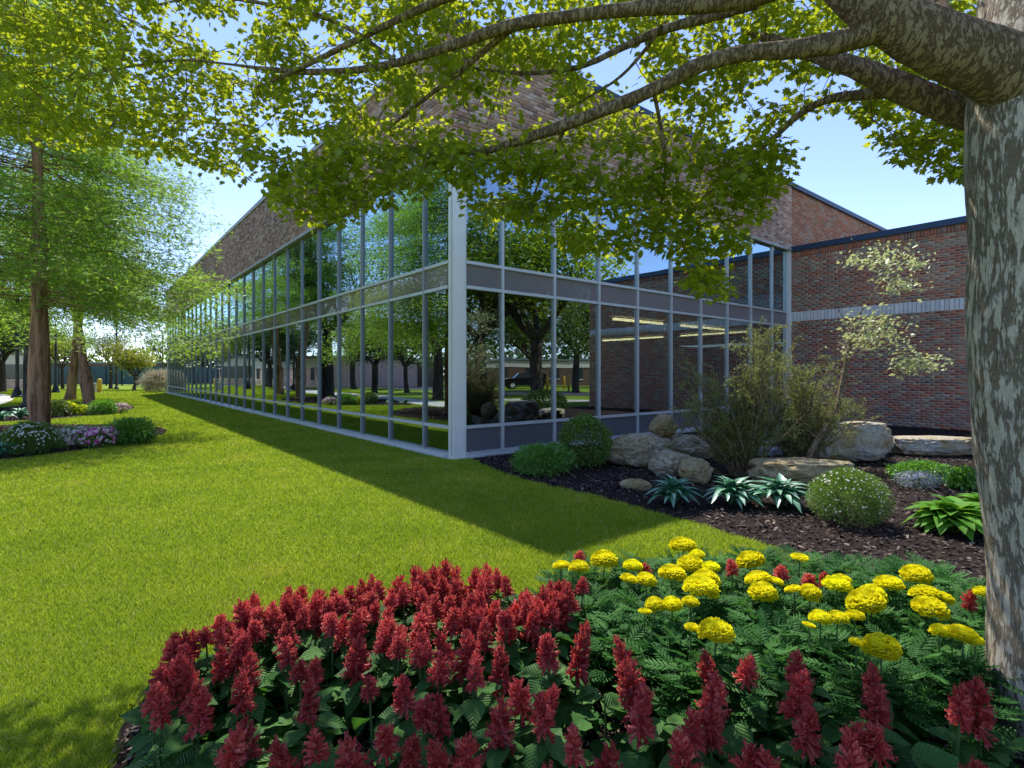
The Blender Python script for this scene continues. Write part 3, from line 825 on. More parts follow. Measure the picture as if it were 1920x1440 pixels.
# leaves round every cluster
LC = []; LS = []; LR_ = []
for (a, b) in ends:
    n = random.randint(11, 16); ax_ = (b - a); ax_ = ax_.normalized() if ax_.length > 1e-4 else Vector((0, 0, 1))
    for k in range(n):
        rad_ = Vector((random.gauss(0, 1), random.gauss(0, 1), random.gauss(0, .55))).normalized()
        p = b + ax_ * random.uniform(-.08, .03) + rad_ * random.uniform(.012, .075)
        s = random.uniform(.030, .056)
        yv = (rad_ + Vector((0, 0, -.35)) + Vector((random.uniform(-.4, .4), random.uniform(-.4, .4), random.uniform(-.3, .3)))).normalized()
        up = Vector((random.gauss(0, .45), random.gauss(0, .45), 1)).normalized()
        xv = yv.cross(up)
        if xv.length < 1e-3: xv = Vector((1, 0, 0))
        xv.normalize(); zv = xv.cross(yv)
        LC.append((p - oo)[:]); LS.append(s); LR_.append(np.array([xv[:], yv[:], zv[:]]).T)
LC = np.array(LC); LS = np.array(LS); LR_ = np.array(LR_)
scr = LS / (LC[:, 1] + oo.y)
wp = LC + np.array(oo[:]); pxs = 960 + wp[:, 0] / wp[:, 1] * 1000; pys = 700 - (wp[:, 2] - H) / wp[:, 1] * 1000
onscreen = (pxs > 0) & (pxs < 1900) & (pys > 0)
idx = np.argsort(-(scr * onscreen))[:300]
keep = np.ones(len(LC), bool); keep[idx] = False
tag(cloud('leaf_mass', LC[keep], LS[keep], LOB[0], LOB[1], M['leaf_oak'], R=LR_[keep], parent=oak), kind='stuff')
lm = np_mesh('leaf', LOB[0], LOB[1], M['leaf_oak'], np.zeros(len(LOB[0])))
for i in idx:
    o = link('leaf', lm, oak); mt = Matrix(LR_[i].tolist()).to_4x4() @ Matrix.Scale(LS[i], 4); mt.translation = Vector(LC[i]); o.matrix_local = mt

# ------------------------------------------------------------------ generic trees
def branchy(mb, p, d, L, r, depth, maxd, tips, spread=.6, up=.15, segs=3):
    pts = [p]; rad = [r]; q = p.copy(); dd = d.copy()
    for s in range(segs):
        dd = (dd + Vector((random.gauss(0, .12), random.gauss(0, .12), random.gauss(0, .08) + up * .3))).normalized()
        q = q + dd * (L / segs); pts.append(q.copy()); rad.append(r * (1 - .45 * (s + 1) / segs))
    mb.tube(pts, rad, 8 if depth == 0 else (6 if depth == 1 else 4), False)
    if depth >= maxd:
        tips.append((pts[-1], dd)); tips.append((pts[-2], dd)); return
    n = random.randint(3, 4) if depth < 2 else 3
    for k in range(n):
        i = random.randint(max(1, segs - 2), segs) if depth else segs
        side = Vector((random.gauss(0, 1), random.gauss(0, 1), random.gauss(0, .4))).normalized()
        nd_ = (dd + side * spread * random.uniform(.7, 1.3) + Vector((0, 0, up))).normalized()
        branchy(mb, pts[i], nd_, L * random.uniform(.6, .8), rad[i] * .62, depth + 1, maxd, tips, spread, up, segs)
def tree_protos(seed, trunk_h, r, L, maxd, spread, up, nleaf, lsize, jit, shape, flat=1.0):
    random.seed(seed); tips = []
    mb = MB(); p0 = Vector((0, 0, 0)); p1 = Vector((.05, .03, trunk_h))
    mb.tube([p0, Vector((0, 0, .15)), p1 * .5 + Vector((.04, 0, 0)), p1], [r * 1.5, r * 1.1, r * .95, r * .85], 12, False)
    for k in range(4):
        a = k * math.pi / 2 + random.uniform(-.4, .4)
        branchy(mb, p1, Vector((math.cos(a) * spread, math.sin(a) * spread, .8)).normalized(), L * random.uniform(.85, 1.1), r * .6, 1, maxd, tips, spread, up)
    T = np.array([t[0][:] for t in tips]); 
    ii = RS.randint(0, len(T), nleaf); jj = RS.randn(nleaf, 3) * jit; jj[:, 2] *= flat
    C = T[ii] + jj
    return mb, C, lsize * (.6 + .8 * RS.rand(nleaf)), shape
def make_tree(name, label, pos, proto, bark, leaf, sc_=1, rz=0, group=None, tilt=.8):
    t = thing(name, label, 'tree', (pos[0], pos[1], 0), rz, group)
    key = id(proto)
    if proto['me'].get((bark, leaf)) is None:
        a = proto['mb'].mesh('trunk', M[bark], True)
        b = cloud('crown', proto['C'], proto['S'], *proto['shape'], M[leaf], tilt=tilt, parent=False) if leaf else None
        proto['me'][(bark, leaf)] = (a, b)
    a, b = proto['me'][(bark, leaf)]
    link('trunk', a, t, scale=sc_)
    if b: link('crown', b, t, scale=sc_)
    return t
def P_(seed, *a, **k):
    mb, C, S, sh = tree_protos(seed, *a, **k); return dict(mb=mb, C=C, S=S, shape=sh, me={})
pr_round = P_(3, 2.2, .22, 2.0, 4, .75, .12, 9000, .16, .33, DIAM)
pr_wide = P_(5, 2.6, .30, 2.8, 4, .85, .05, 12000, .20, .42, DIAM)
pr_thin = P_(9, 2.0, .13, 1.5, 4, .6, .2, 3200, .13, .3, DIAM)
pr_bare = P_(14, 3.2, .30, 2.7, 5, .7, .10, 9000, .12, .35, DIAM)
pr_small = P_(21, .8, .09, .95, 4, .75, .15, 5200, .11, .22, DIAM)

# cypress like trees on the left lawn, layered feathery sprays
def cypress(label, px, py, ht, r, crown_r, z0, lean, nspray, seed):
    random.seed(seed)
    x, y = G(px, py)
    t = thing('cypress_tree', label, 'tree', (x, y, 0), 0, 'brown trunked trees on the left lawn')
    top = Vector((lean[0], lean[1], ht))
    def ax(z):
        f = z / ht; return Vector((lean[0] * f + .12 * math.sin(f * 5 + seed), lean[1] * f, z))
    zs = [0, .12, .5, 1.4, 2.6, 4, 5.5, 7, 9, ht]
    rr = [r * 1.5, r * 1.25, r * 1.05, r * .95, r * .9, r * .82, r * .7, r * .55, r * .35, .03]
    V, Fc = rough_tube([ax(z) for z in zs], rr, 48, .09 * r / .3, 5, seed, .22, .3)
    link('trunk', np_mesh('trunk', V, Fc, M['bark_brown'], smooth=True), t)
    mb = MB(); C = []; Rm = []; S = []
    for k in range(nspray):
        z = random.uniform(z0 - .15, ht * .97); f = (z - z0) / (ht - z0)
        R_ = crown_r * (1 - max(0, f)) ** .55 * random.uniform(.72, 1.05)
        a = random.uniform(0, 2 * math.pi); dirh = Vector((math.cos(a), math.sin(a), 0))
        p = ax(z); pts = [p]; sl_ = random.uniform(-.12, .22)
        for q in range(1, 6):
            g_ = q / 5; pts.append(p + dirh * (R_ * g_) + Vector((random.uniform(-.06, .06), random.uniform(-.06, .06), R_ * (sl_ * g_ - .16 * g_ * g_))))
        mb.tube(pts, [.022 * (1 - q / 6.5) * (r / .3) for q in range(6)], 4, False)
        nper = int(R_ * 125)
        for q in range(nper):
            g_ = random.uniform(.22, 1.02); i = min(4, int(g_ * 5)); fr = min(1, g_ * 5 - i)
            b = pts[i].lerp(pts[i + 1], fr)
            sd = random.choice((-1, 1)); lat = Vector((-dirh.y, dirh.x, 0)) * sd
            wdt = .9 * (1.15 - g_ * .6)
            b = b + lat * random.uniform(0, wdt) + Vector((0, 0, random.gauss(-.03, .15)))
            yv = (dirh * random.uniform(-.2, 1) + lat * random.uniform(-.5, 1) + Vector((random.gauss(0, .35), random.gauss(0, .35), random.uniform(-.6, .35)))).normalized()
            C.append(b[:]); S.append(random.uniform(.07, .16))
            up = Vector((random.gauss(0, .6), random.gauss(0, .6), 1)).normalized(); xv = yv.cross(up).normalized(); zv = xv.cross(yv)
            Rm.append(np.array([xv[:], yv[:], zv[:]]).T)
    mb.obj('limbs', M['bark_brown'], t)
    cloud('crown', np.array(C), np.array(S), *TUFT, M['leaf_cyp'], R=np.array(Rm), parent=t)
    return t
cypress('nearest brown trunked tree rising from the pink flower bed on the left lawn', 84, 815, 11.5, .205, 5.0, 3.3, (-.5, 0), 270, 5)
cypress('leaning brown trunked tree behind the second flower bed, right of the twin trunks', 163, 760, 12.5, .225, 4.9, 5.0, (-1.6, .3), 210, 8)
cypress('farther brown trunked tree, left of the twin trunks behind the beds', 134, 750, 12.5, .225, 4.6, 5.4, (.6, .3), 140, 12)
random.seed(77)

# background trees on the left
def at(px, d): return ((px - 960) / 1000 * d, d)
make_tree('small_tree', 'small bushy green tree left of the building end, before the teal fence', at(252, 47), pr_small, 'bark_dark', 'leaf_yel', 1.45, .4)
make_tree('background_tree', 'olive tree right behind the leaning brown trunk before the teal fence', at(208, 52), pr_thin, 'bark_dark', 'leaf_bg', 1.15, 1.4)
make_tree('background_tree', 'yellowish tree between the two brown trunks in the distance', at(118, 50), pr_thin, 'bark_dark', 'leaf_yel', 1.0, 2.4)
make_tree('background_tree', 'dark leafy tree above the pink building at the left edge', at(5, 42), pr_round, 'bark_dark', 'leaf_bgdark', 1.05, 2)
make_tree('background_tree', 'tall olive tree far behind the lamp post at the left edge', at(58, 70), pr_wide, 'bark_dark', 'leaf_bg', 1.0, 1)
make_tree('background_tree', 'distant thin tree seen just past the far end of the building', at(312, 62), pr_thin, 'bark_dark', 'leaf_bg', 1.2, 3)
make_tree('background_tree', 'sparse brownish tree in the middle distance left of the lamp with the arm', at(160, 66), pr_thin, 'bark_dark', 'leaf_bg', 1.25, .9)

# trees that the windows mirror
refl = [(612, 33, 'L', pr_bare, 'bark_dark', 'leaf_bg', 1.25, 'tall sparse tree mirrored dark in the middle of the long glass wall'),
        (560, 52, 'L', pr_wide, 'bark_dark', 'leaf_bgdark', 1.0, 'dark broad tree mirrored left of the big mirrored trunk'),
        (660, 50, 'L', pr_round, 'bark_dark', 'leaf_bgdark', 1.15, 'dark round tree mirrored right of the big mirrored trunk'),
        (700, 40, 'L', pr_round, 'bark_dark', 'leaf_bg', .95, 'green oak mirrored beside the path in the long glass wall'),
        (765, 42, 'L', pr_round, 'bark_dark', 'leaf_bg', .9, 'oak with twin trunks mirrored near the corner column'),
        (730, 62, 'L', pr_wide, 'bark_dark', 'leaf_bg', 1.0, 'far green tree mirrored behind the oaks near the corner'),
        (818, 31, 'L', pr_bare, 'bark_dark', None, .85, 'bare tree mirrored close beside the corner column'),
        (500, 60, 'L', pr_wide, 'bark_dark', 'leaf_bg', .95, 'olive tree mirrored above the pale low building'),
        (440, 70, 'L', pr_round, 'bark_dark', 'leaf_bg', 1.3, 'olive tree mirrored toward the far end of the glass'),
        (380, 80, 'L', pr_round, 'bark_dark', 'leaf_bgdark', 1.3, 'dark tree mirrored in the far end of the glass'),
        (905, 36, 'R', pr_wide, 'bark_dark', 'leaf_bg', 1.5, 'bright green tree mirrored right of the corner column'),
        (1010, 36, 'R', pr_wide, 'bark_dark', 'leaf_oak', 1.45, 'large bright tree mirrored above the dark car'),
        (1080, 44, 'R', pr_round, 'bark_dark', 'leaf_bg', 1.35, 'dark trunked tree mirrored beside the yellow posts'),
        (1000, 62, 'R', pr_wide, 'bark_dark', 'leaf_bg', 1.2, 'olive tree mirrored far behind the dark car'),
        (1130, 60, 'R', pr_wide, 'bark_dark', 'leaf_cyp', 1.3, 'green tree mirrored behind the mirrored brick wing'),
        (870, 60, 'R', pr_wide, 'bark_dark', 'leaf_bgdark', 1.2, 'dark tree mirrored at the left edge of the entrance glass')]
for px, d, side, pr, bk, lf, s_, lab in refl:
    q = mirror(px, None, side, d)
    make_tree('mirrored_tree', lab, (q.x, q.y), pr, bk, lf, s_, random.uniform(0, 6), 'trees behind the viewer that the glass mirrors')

# distant tree belts right round, behind the viewer and far off
random.seed(5)
C = []
for k in range(26000):
    a = random.uniform(math.radians(150), math.radians(395)); 
    r_ = 120 + 25 * random.random()
    hmax = 9 + 6 * float(vnoise(np.array([a * 9, 1.5, 2.5]))) 
    C.append((r_ * math.cos(a), r_ * math.sin(a), random.uniform(0, hmax)))
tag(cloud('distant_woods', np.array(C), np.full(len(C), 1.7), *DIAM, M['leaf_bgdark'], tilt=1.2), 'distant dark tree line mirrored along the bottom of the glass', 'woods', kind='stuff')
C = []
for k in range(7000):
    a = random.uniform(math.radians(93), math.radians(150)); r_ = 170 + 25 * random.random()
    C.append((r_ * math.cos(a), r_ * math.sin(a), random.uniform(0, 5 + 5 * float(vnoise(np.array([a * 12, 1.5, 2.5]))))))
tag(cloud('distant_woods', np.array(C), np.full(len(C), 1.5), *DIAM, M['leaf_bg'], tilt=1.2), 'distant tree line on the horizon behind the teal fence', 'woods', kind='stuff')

# ------------------------------------------------------------------ far buildings, fence, lamps
M['pinkwall'] = plain('pale_pink_brick', (.74, .47, .40), .9, 0, .15, 3, .2)
M['pinkpale'] = plain('pale_pink_band', (.78, .66, .62), .9, 0, .08, 3)
M['darkglass'] = plain('dark_window', (.04, .05, .06), .15, 0, .1, 3)
M['teal'] = plain('teal_fence_panel', (.07, .15, .17), .7, 0, .15, 1.5)
M['greyroof'] = plain('grey_flat_roof', (.22, .23, .25), .7, 0, .1, 2)
M['dbrown'] = plain('brown_brick_far', (.15, .085, .065), .9, 0, .2, 2)
M['white'] = plain('white_paint', (.75, .75, .73), .6, 0, .05, 3)
M['black'] = plain('black_metal', (.02, .022, .025), .4, .5, .2, 3)
M['dkgreen'] = plain('dark_bronze_metal', (.045, .045, .045), .45, .5, .2, 3)
M['yellow'] = plain('yellow_bollard_paint', (.75, .42, .03), .5, 0, .1, 4)
M['hedge'] = M['leaf_bgdark']
def low_building(name, label, p0, p1, h, depth, mat, nwin, wmat='darkglass', roof='greyroof', sill=.9, wh=1.6, ww=.9, band=True):
    p0 = Vector((*p0, 0)); p1 = Vector((*p1, 0)); ax = (p1 - p0); L = ax.length; ax.normalize()
    nn = Vector((ax.y, -ax.x, 0))
    if nn.dot(-p0) < 0: nn = -nn
    t = thing(name, label, 'building', tuple(p0))
    mb = MB(); mb.box(ax * L / 2 - nn * depth / 2 + Vector((0, 0, h / 2)), L / 2, depth / 2, h / 2, ax, nn); mb.obj('wall', M[mat], t)
    mb = MB(); mb.box(ax * L / 2 - nn * depth / 2 + Vector((0, 0, h + .1)), L / 2 + .2, depth / 2 + .2, .12, ax, nn); mb.obj('roof', M[roof], t)
    if band:
        mb = MB(); mb.box(ax * L / 2 + nn * .02 + Vector((0, 0, h - .55)), L / 2, .03, .45, ax, nn); mb.obj('fascia', M['pinkpale'], t)
    if nwin:
        mw_ = MB(); mw_.box((0, 0, 0), ww / 2, .06, wh / 2, ax, nn); me = mw_.mesh('window', M[wmat])
        ml = MB(); ml.box((0, 0, -wh / 2 - .06), ww / 2 + .1, .1, .05, ax, nn); ms = ml.mesh('sill', M['pinkpale'])
        for i in range(nwin):
            wob = link('window', me, t, ax * (L * (i + .5) / nwin) + nn * -.02 + Vector((0, 0, sill + wh / 2)))
            link('sill', ms, wob)
    return t
low_building('pink_building', 'pale pink low building with narrow dark windows at the left edge', at(-160, 36), at(62, 62), 3.1, 12, 'pinkwall', 16, wh=1.5, ww=.9, sill=.8)
low_building('low_building', 'flat roofed grey low building behind the teal fence', at(70, 96), at(330, 96), 3.3, 10, 'dbrown', 0, band=False)
qa = mirror(800, None, 'L', 62); qb = mirror(540, None, 'L', 62)
low_building('brown_building', 'brown low building mirrored behind the oaks in the long glass wall', (qb.x, qb.y), (qa.x, qa.y), 3.0, 10, 'dbrown', 0, band=False, roof='pinkpale')
qa = mirror(535, None, 'L', 66); qb = mirror(415, None, 'L', 66)
low_building('pink_building', 'pale low building with dark windows mirrored beside the yellow bollard', (qb.x, qb.y), (qa.x, qa.y), 3.4, 10, 'pinkwall', 7, wh=1.9, ww=1.1)
qa = mirror(1110, None, 'R', 72); qb = mirror(880, None, 'R', 72)
low_building('brick_building', 'low brown brick building mirrored behind the dark car', (qb.x, qb.y), (qa.x, qa.y), 3.4, 10, 'dbrown', 5, band=True)

# teal fence of panels and posts
def fence(label, p0, p1, h, n):
    p0 = Vector((*p0, 0)); p1 = Vector((*p1, 0)); ax = p1 - p0; L = ax.length; ax.normalize(); nn = Vector((ax.y, -ax.x, 0))
    t = thing('fence', label, 'fence', tuple(p0))
    w_ = L / n
    mp = MB(); mp.box((0, 0, h / 2 + .06), w_ / 2 - .05, .03, h / 2 - .06, ax, nn); me = mp.mesh('fence_panel', M['teal'])
    mq = MB(); mq.box((0, 0, h / 2), .06, .06, h / 2 + .05, ax, nn); mq_ = mq.mesh('post', M['black'])
    for i in range(n): link('fence_panel', me, t, ax * (w_ * (i + .5)))
    for i in range(n + 1): link('post', mq_, t, ax * (w_ * i))
fence('teal panel fence across the distance left of the building', at(52, 66), at(318, 66), 2.35, 9)

def lamp(label, px, py, ytop, arm, r):
    x, y = G(px, py); hh = H + (700 - ytop) / 1000 * y
    t = thing('lamp_post', label, 'lamp post', (x, y, 0), 0, 'lamp posts beside the path')
    mb = MB(); mb.lathe((0, 0, 0), [(r * 3.1, 0), (r * 3.1, .12), (r * 2.5, .18), (r * 2.1, .42), (r * 1.2, .62), (r, .7)], 14); mb.obj('base', M['black'], t)
    mb = MB(); mb.lathe((0, 0, .68), [(r, 0), (r * .75, hh - .7)], 12); mb.obj('pole', M['dkgreen'], t)
    if arm:
        mb = MB(); mb.box((-.35, 0, hh - .08), .38, .04, .035); mb.obj('arm', M['black'], t)
        mb = MB(); mb.box((-.72, 0, hh - .12), .28, .14, .06); mb.obj('lamp_head', M['black'], t)
    else:
        mb = MB(); mb.lathe((0, 0, hh - .1), [(.06, 0), (.16, .1), (.2, .45), (.24, .5), (.05, .7)], 12); mb.obj('lamp_head', M['black'], t)
lamp('dark lamp post with flared base at the left edge by the path', 33, 746, 470, False, .10)
lamp('dark lamp post with short side arm between the brown trunks', 105, 737, 608, True, .09)
lamp('mirrored_lamp' and 'slim lamp post mirrored in the long glass wall', 20, 742, 430, False, .08) if False else None
def pole(label, px, py, ytop, r):
    x, y = G(px, py); hh = H + (700 - ytop) / 1000 * y
    t = thing('utility_pole', label, 'pole', (x, y, 0))
    mb = MB(); mb.lathe((0, 0, 0), [(r * 1.8, 0), (r * 1.8, .25), (r, .3), (r * .6, hh)], 10); mb.obj('shaft', M['dkgreen'], t)
    mb = MB(); mb.lathe((0, 0, hh - .002), [(r, 0), (r * 1.1, .08), (.02, .16)], 10); mb.obj('cap', M['dkgreen'], t)
pole('tall thin pole standing left of the small bushy tree', 219, 731, 545, .10)
pole('thin pole standing just left of the far building corner', 305, 727, 632, .09)
def bollard(label, x, y, r=.16, h=1.05, group=None):
    t = thing('bollard', label, 'bollard', (x, y, 0), 0, group)
    mb = MB(); mb.lathe((0, 0, 0), [(r, 0), (r, h - .06), (r * .92, h - .02), (r * .5, h + .03), (.01, h + .04)], 16); mb.obj('post', M['yellow'], t, True)
    mb = MB(); mb.lathe((0, 0, 0), [(r * 1.35, 0), (r * 1.35, .04), (r * 1.2, .05)], 16); mb.obj('footing', M['concrete'], t)
bollard('yellow bollard on the lawn between the brown trunks and the small tree', *G(187, 736))
for k, (px, d, lb) in enumerate(((1030, 46, 'left yellow post mirrored beside the dark car'), (1066, 46, 'right yellow post mirrored by the dark trunk'), (1057, 50, 'far yellow post mirrored between the others'))):
    q = mirror(px, None, 'R', d); bollard(lb, q.x, q.y, .11, 1.3, 'yellow posts behind the viewer mirrored in the glass')
x, y = G(175, 736)
t = thing('utility_box', 'small white utility box beside the yellow bollard', 'utility box', (x, y, 0))
mb = MB(); mb.box((0, 0, .32), .16, .14, .32); mb.obj('cabinet', M['concrete'], t)
mb = MB(); mb.box((0, 0, .70), .30, .2, .055); mb.obj('lid', M['white'], t)

# dark car mirrored in the glass
q = mirror(988, None, 'R', 53); tcar = thing('parked_car', 'dark car mirrored in the entrance glass behind the viewer', 'car', (q.x, q.y, 0), math.radians(70))
M['carpaint'] = plain('car_black_paint', (.012, .014, .018), .15, .3, .1, 3)
prof = [(-2.3, .35), (-2.35, .75), (-2.2, .95), (-1.3, 1.05), (-.75, 1.55), (.9, 1.62), (1.9, 1.5), (2.25, 1.0), (2.3, .4)]
def extr(prof, hw, name, mat, inset=None):
    mb = MB(); n = len(prof)
    Va = [(x, -hw, z) for x, z in prof]; Vb = [(x, hw, z) for x, z in prof]
    mb.add(Va + Vb, [(i, (i + 1) % n, n + (i + 1) % n, n + i) for i in range(n)] + [tuple(range(n))[::-1], tuple(range(n, 2 * n))]); return mb.obj(name, mat, tcar)
extr(prof, .9, 'body', M['carpaint'])
extr([(-1.15, 1.1), (-.72, 1.48), (.85, 1.53), (1.7, 1.42), (1.75, 1.1)], .915, 'window', M['darkglass'])
for sx in (-1.45, 1.45):
    for sy in (-1, 1):
        mb = MB(); mb.tube([(sx, sy * .72, .36), (sx, sy * .93, .36)], [.36, .36], 18); wh_ = mb.obj('wheel', M['black'], tcar)
        mb = MB(); mb.tube([(sx, sy * .9, .36), (sx, sy * .945, .36)], [.22, .2], 12); mb.obj('rim', M['alu'], wh_)
for sy in (-.62, .62):
    mb = MB(); mb.box((-2.33, sy, .72), .04, .2, .09); mb.obj('headlight', M['white'], tcar)

# ------------------------------------------------------------------ rocks
def rockmat(name, a, b, cdark):
    m, nt, out = newmat(name)
    v = coord(nt)
    f1 = noise(nt, v, 3.2, 6, .65); f2 = noise(nt, v, 17, 7, .75, .8)
    c = ramp(nt, f1, [(.38, a), (.62, b)])
    c = mixc(nt, .85, c, ramp(nt, f2, [(.32, cdark), (.46, (.8, .78, .74)), (.7, (1.2, 1.18, 1.12))]), 'MULTIPLY')
    principled(nt, out, c, .92, 0, bump(nt, f2, 1, .05), .2); return m
M['rock'] = rockmat('limestone_pitted', (.62, .56, .44), (.50, .40, .23), (.13, .11, .08))
M['rock_gold'] = rockmat('limestone_golden', (.48, .36, .16), (.56, .48, .30), (.2, .16, .09))
M['rock_white'] = rockmat('limestone_pale_top', (.66, .63, .56), (.55, .42, .20), (.32, .28, .2))
def rock(label, px, ybase, wpx, hpx, mat, dy=.7, z0=-.05, flat=.0, seed=1, rz=0, d=None, box=.0):
    if d is None: d = H * 1000 / (ybase - 700)
    x = (px - 960) / 1000 * d
    wx = wpx / 1000 * d / 2; hz = hpx / 1000 * d
    import bmesh
    bm = bmesh.new(); bmesh.ops.create_icosphere(bm, subdivisions=5, radius=1)
    P = np.array([v_.co[:] for v_ in bm.verts])
    if box: P = np.sign(P) * np.abs(P) ** (1 - box); 
    n_ = P / np.linalg.norm(P, axis=1)[:, None]
    big = fbm(P * 1.1 + seed * 3.1, 3) - .5; med = fbm(P * 3.4 + seed, 4) - .5
    cell = np.abs(fbm(P * 6.5 + seed * 2, 3) - .5)
    P = P + n_ * (big * .55 + med * .42 - np.clip(.06 - cell, 0, 1) * 2.2)[:, None]
    P[:, 2] = np.where(P[:, 2] > .55, .55 + (P[:, 2] - .55) * (1 - flat), P[:, 2])
    mx = P.max(0); mn = P.min(0)
    P = (P - (mx + mn) / 2) / ((mx - mn) / 2)
    P[:, 0] *= wx; P[:, 1] *= wx * dy; P[:, 2] = (P[:, 2] + 1) * .5 * (hz * 1.12) + z0
    for v_, p in zip(bm.verts, P): v_.co = p
    me = bpy.data.meshes.new('boulder'); bm.to_mesh(me); bm.free(); me.materials.append(M[mat])
    me.polygons.foreach_set('use_smooth', [True] * len(me.polygons)); me.update()
    o = link('boulder', me, None, (x, d + wx * dy * .6, 0), (0, 0, rz)); tag(o, label, 'boulder', 'limestone boulders in the mulch bed'); return o
rock('long grey pitted boulder right of the round shrub', 1205, 878, 150, 62, 'rock', .6, seed=2)
rock('low grey pitted boulder under the small upright rock', 1285, 868, 150, 50, 'rock', .6, seed=12, flat=.4)
rock('small tan boulder perched on top of the grey boulders', 1247, 878, 56, 42, 'rock_gold', .8, z0=.40, seed=3, d=8.9)
rock('pale pitted boulder in front of the boulder pile', 1268, 897, 98, 52, 'rock', .7, seed=4)
rock('golden rounded boulder behind the left variegated hosta', 1309, 909, 66, 50, 'rock_gold', .8, seed=5)
rock('little flat tan rock left of the left variegated hosta', 1195, 919, 62, 24, 'rock_gold', .7, seed=6)
rock('big flat topped pale boulder with golden side against the brick wall', 1588, 868, 180, 74, 'rock_white', .6, seed=7, flat=.8, box=.35)
rock('long white stone slab beside the tree trunk', 1765, 857, 190, 36, 'rock_white', .45, seed=8, flat=.8, box=.3)
rock('low sloping tan rock behind the white flowered bush', 1520, 922, 215, 58, 'rock_gold', .55, seed=9, flat=.6)
for k, (px, py, w1, w2) in enumerate(((1330, 806, 90, .5), (1400, 812, 85, .6), (1360, 832, 100, .6), (1450, 828, 90, .6), (1430, 850, 80, .5), (1500, 806, 90, .5))):
    x, y = G(px, py); rr_ = w1 / 1000 * y * .5
    pts = [(rr_ * (1 + random.uniform(-.2, .2)) * math.cos(a), rr_ * w2 * 1.6 * (1 + random.uniform(-.2, .2)) * math.sin(a)) for a in np.linspace(0, 2 * math.pi, 9)[:-1]]
    mb = MB(); n = len(pts)
    mb.add([(a, b, 0) for a, b in pts] + [(a * .96, b * .96, .10) for a, b in pts], [(i, (i + 1) % n, n + (i + 1) % n, n + i) for i in range(n)] + [tuple(range(n, 2 * n))])
    o = mb.obj('flagstone', M['flag']); o.location = (x, y, .01)
    tag(o, ['grey flagstone just behind the perched tan boulder', 'grey flagstone behind the feathery shrub, close to the glass', 'grey flagstone left of the feathery shrub base', 'grey flagstone behind the stems of the feathery shrub', 'grey flagstone nearest the feathery shrub base', 'grey flagstone beside the white end column'][k], 'flagstone', 'flagstones between the boulders and the glass')

# ------------------------------------------------------------------ shrubs
M['leaf_box'] = leafmat('leaf_boxwood', [(.07, .13, .016), (.11, .19, .022), (.17, .25, .04), (.28, .30, .09)], .3, (.3, .4, .05), .06)
M['leaf_wfb'] = leafmat('leaf_white_flower_bush', [(.06, .14, .02), (.11, .21, .03), (.18, .29, .04)], .35, (.35, .55, .05), .03)
M['leaf_fern'] = leafmat('leaf_bright_fern', [(.07, .19, .014), (.11, .28, .022), (.15, .35, .04)], .38, (.3, .6, .04), .05)
M['leaf_hosta'] = leafmat('leaf_hosta_green', [(.07, .20, .016), (.11, .28, .025), (.14, .34, .035)], .35, (.35, .65, .04), .015, .6)
M['leaf_feather'] = leafmat('leaf_feathery_olive', [(.16, .21, .04), (.23, .29, .06), (.30, .35, .10), (.32, .26, .11)], .45, (.3, .32, .08), .03)
M['leaf_cream'] = leafmat('leaf_cream_green', [(.30, .33, .10), (.42, .45, .18), (.55, .55, .28)], .4, (.7, .75, .3), .05)
M['petal_white'] = leafmat('petal_white', [(.75, .72, .62), (.85, .82, .75)], .3, (.9, .9, .8), .02)
M['petal_pink'] = leafmat('petal_pink', [(.75, .42, .55), (.85, .65, .72), (.85, .78, .8)], .3, (.9, .6, .7), .02)
M['petal_mag'] = leafmat('petal_magenta', [(.55, .06, .32), (.65, .12, .42), (.8, .4, .6)], .3, (.8, .2, .5), .02)
M['petal_yel'] = leafmat('petal_yellow', [(.80, .70, .012), (.88, .82, .02), (.90, .86, .05)], .35, (1, .95, .02), .0, .45, 0, .25)
M['petal_lav'] = leafmat('petal_lavender', [(.28, .26, .42), (.4, .38, .5)], .3, (.4, .4, .6), .02)
M['leaf_silver'] = leafmat('leaf_silver', [(.25, .32, .25), (.38, .44, .36)], .25, (.4, .5, .4), .03)
M['leaf_straw'] = leafmat('leaf_straw', [(.38, .32, .2), (.5, .45, .3), (.3, .22, .13)], .3, (.5, .45, .3), .02)

def shell(n, rx, ry, rz, cz, inner=.72, lump=.12, seed=0, bottom=-.8):
    u = RS.randn(n, 3); u /= np.linalg.norm(u, axis=1)[:, None]
    u[:, 2] = np.where(u[:, 2] < bottom, -u[:, 2], u[:, 2])
    r = inner + (1 - inner) * RS.rand(n) ** .6
    r = r * (1 + lump * 2 * (fbm(u * 2.2 + seed, 3) - .5))
    P = u * r[:, None] * np.array([rx, ry, rz]); P[:, 2] += cz
    P[:, 2] = np.maximum(P[:, 2], .015)
    R = out_rot(u); return P, R, u
def out_rot(u, j=.55):
    n = len(u); y = u + RS.randn(n, 3) * j; y /= np.linalg.norm(y, axis=1)[:, None]
    z = RS.randn(n, 3) * .6 + u * .6 + np.array([0, 0, .5]); x = np.cross(y, z); x /= (np.linalg.norm(x, axis=1)[:, None] + 1e-9); z = np.cross(x, y)
    return np.stack([x, y, z], 2)
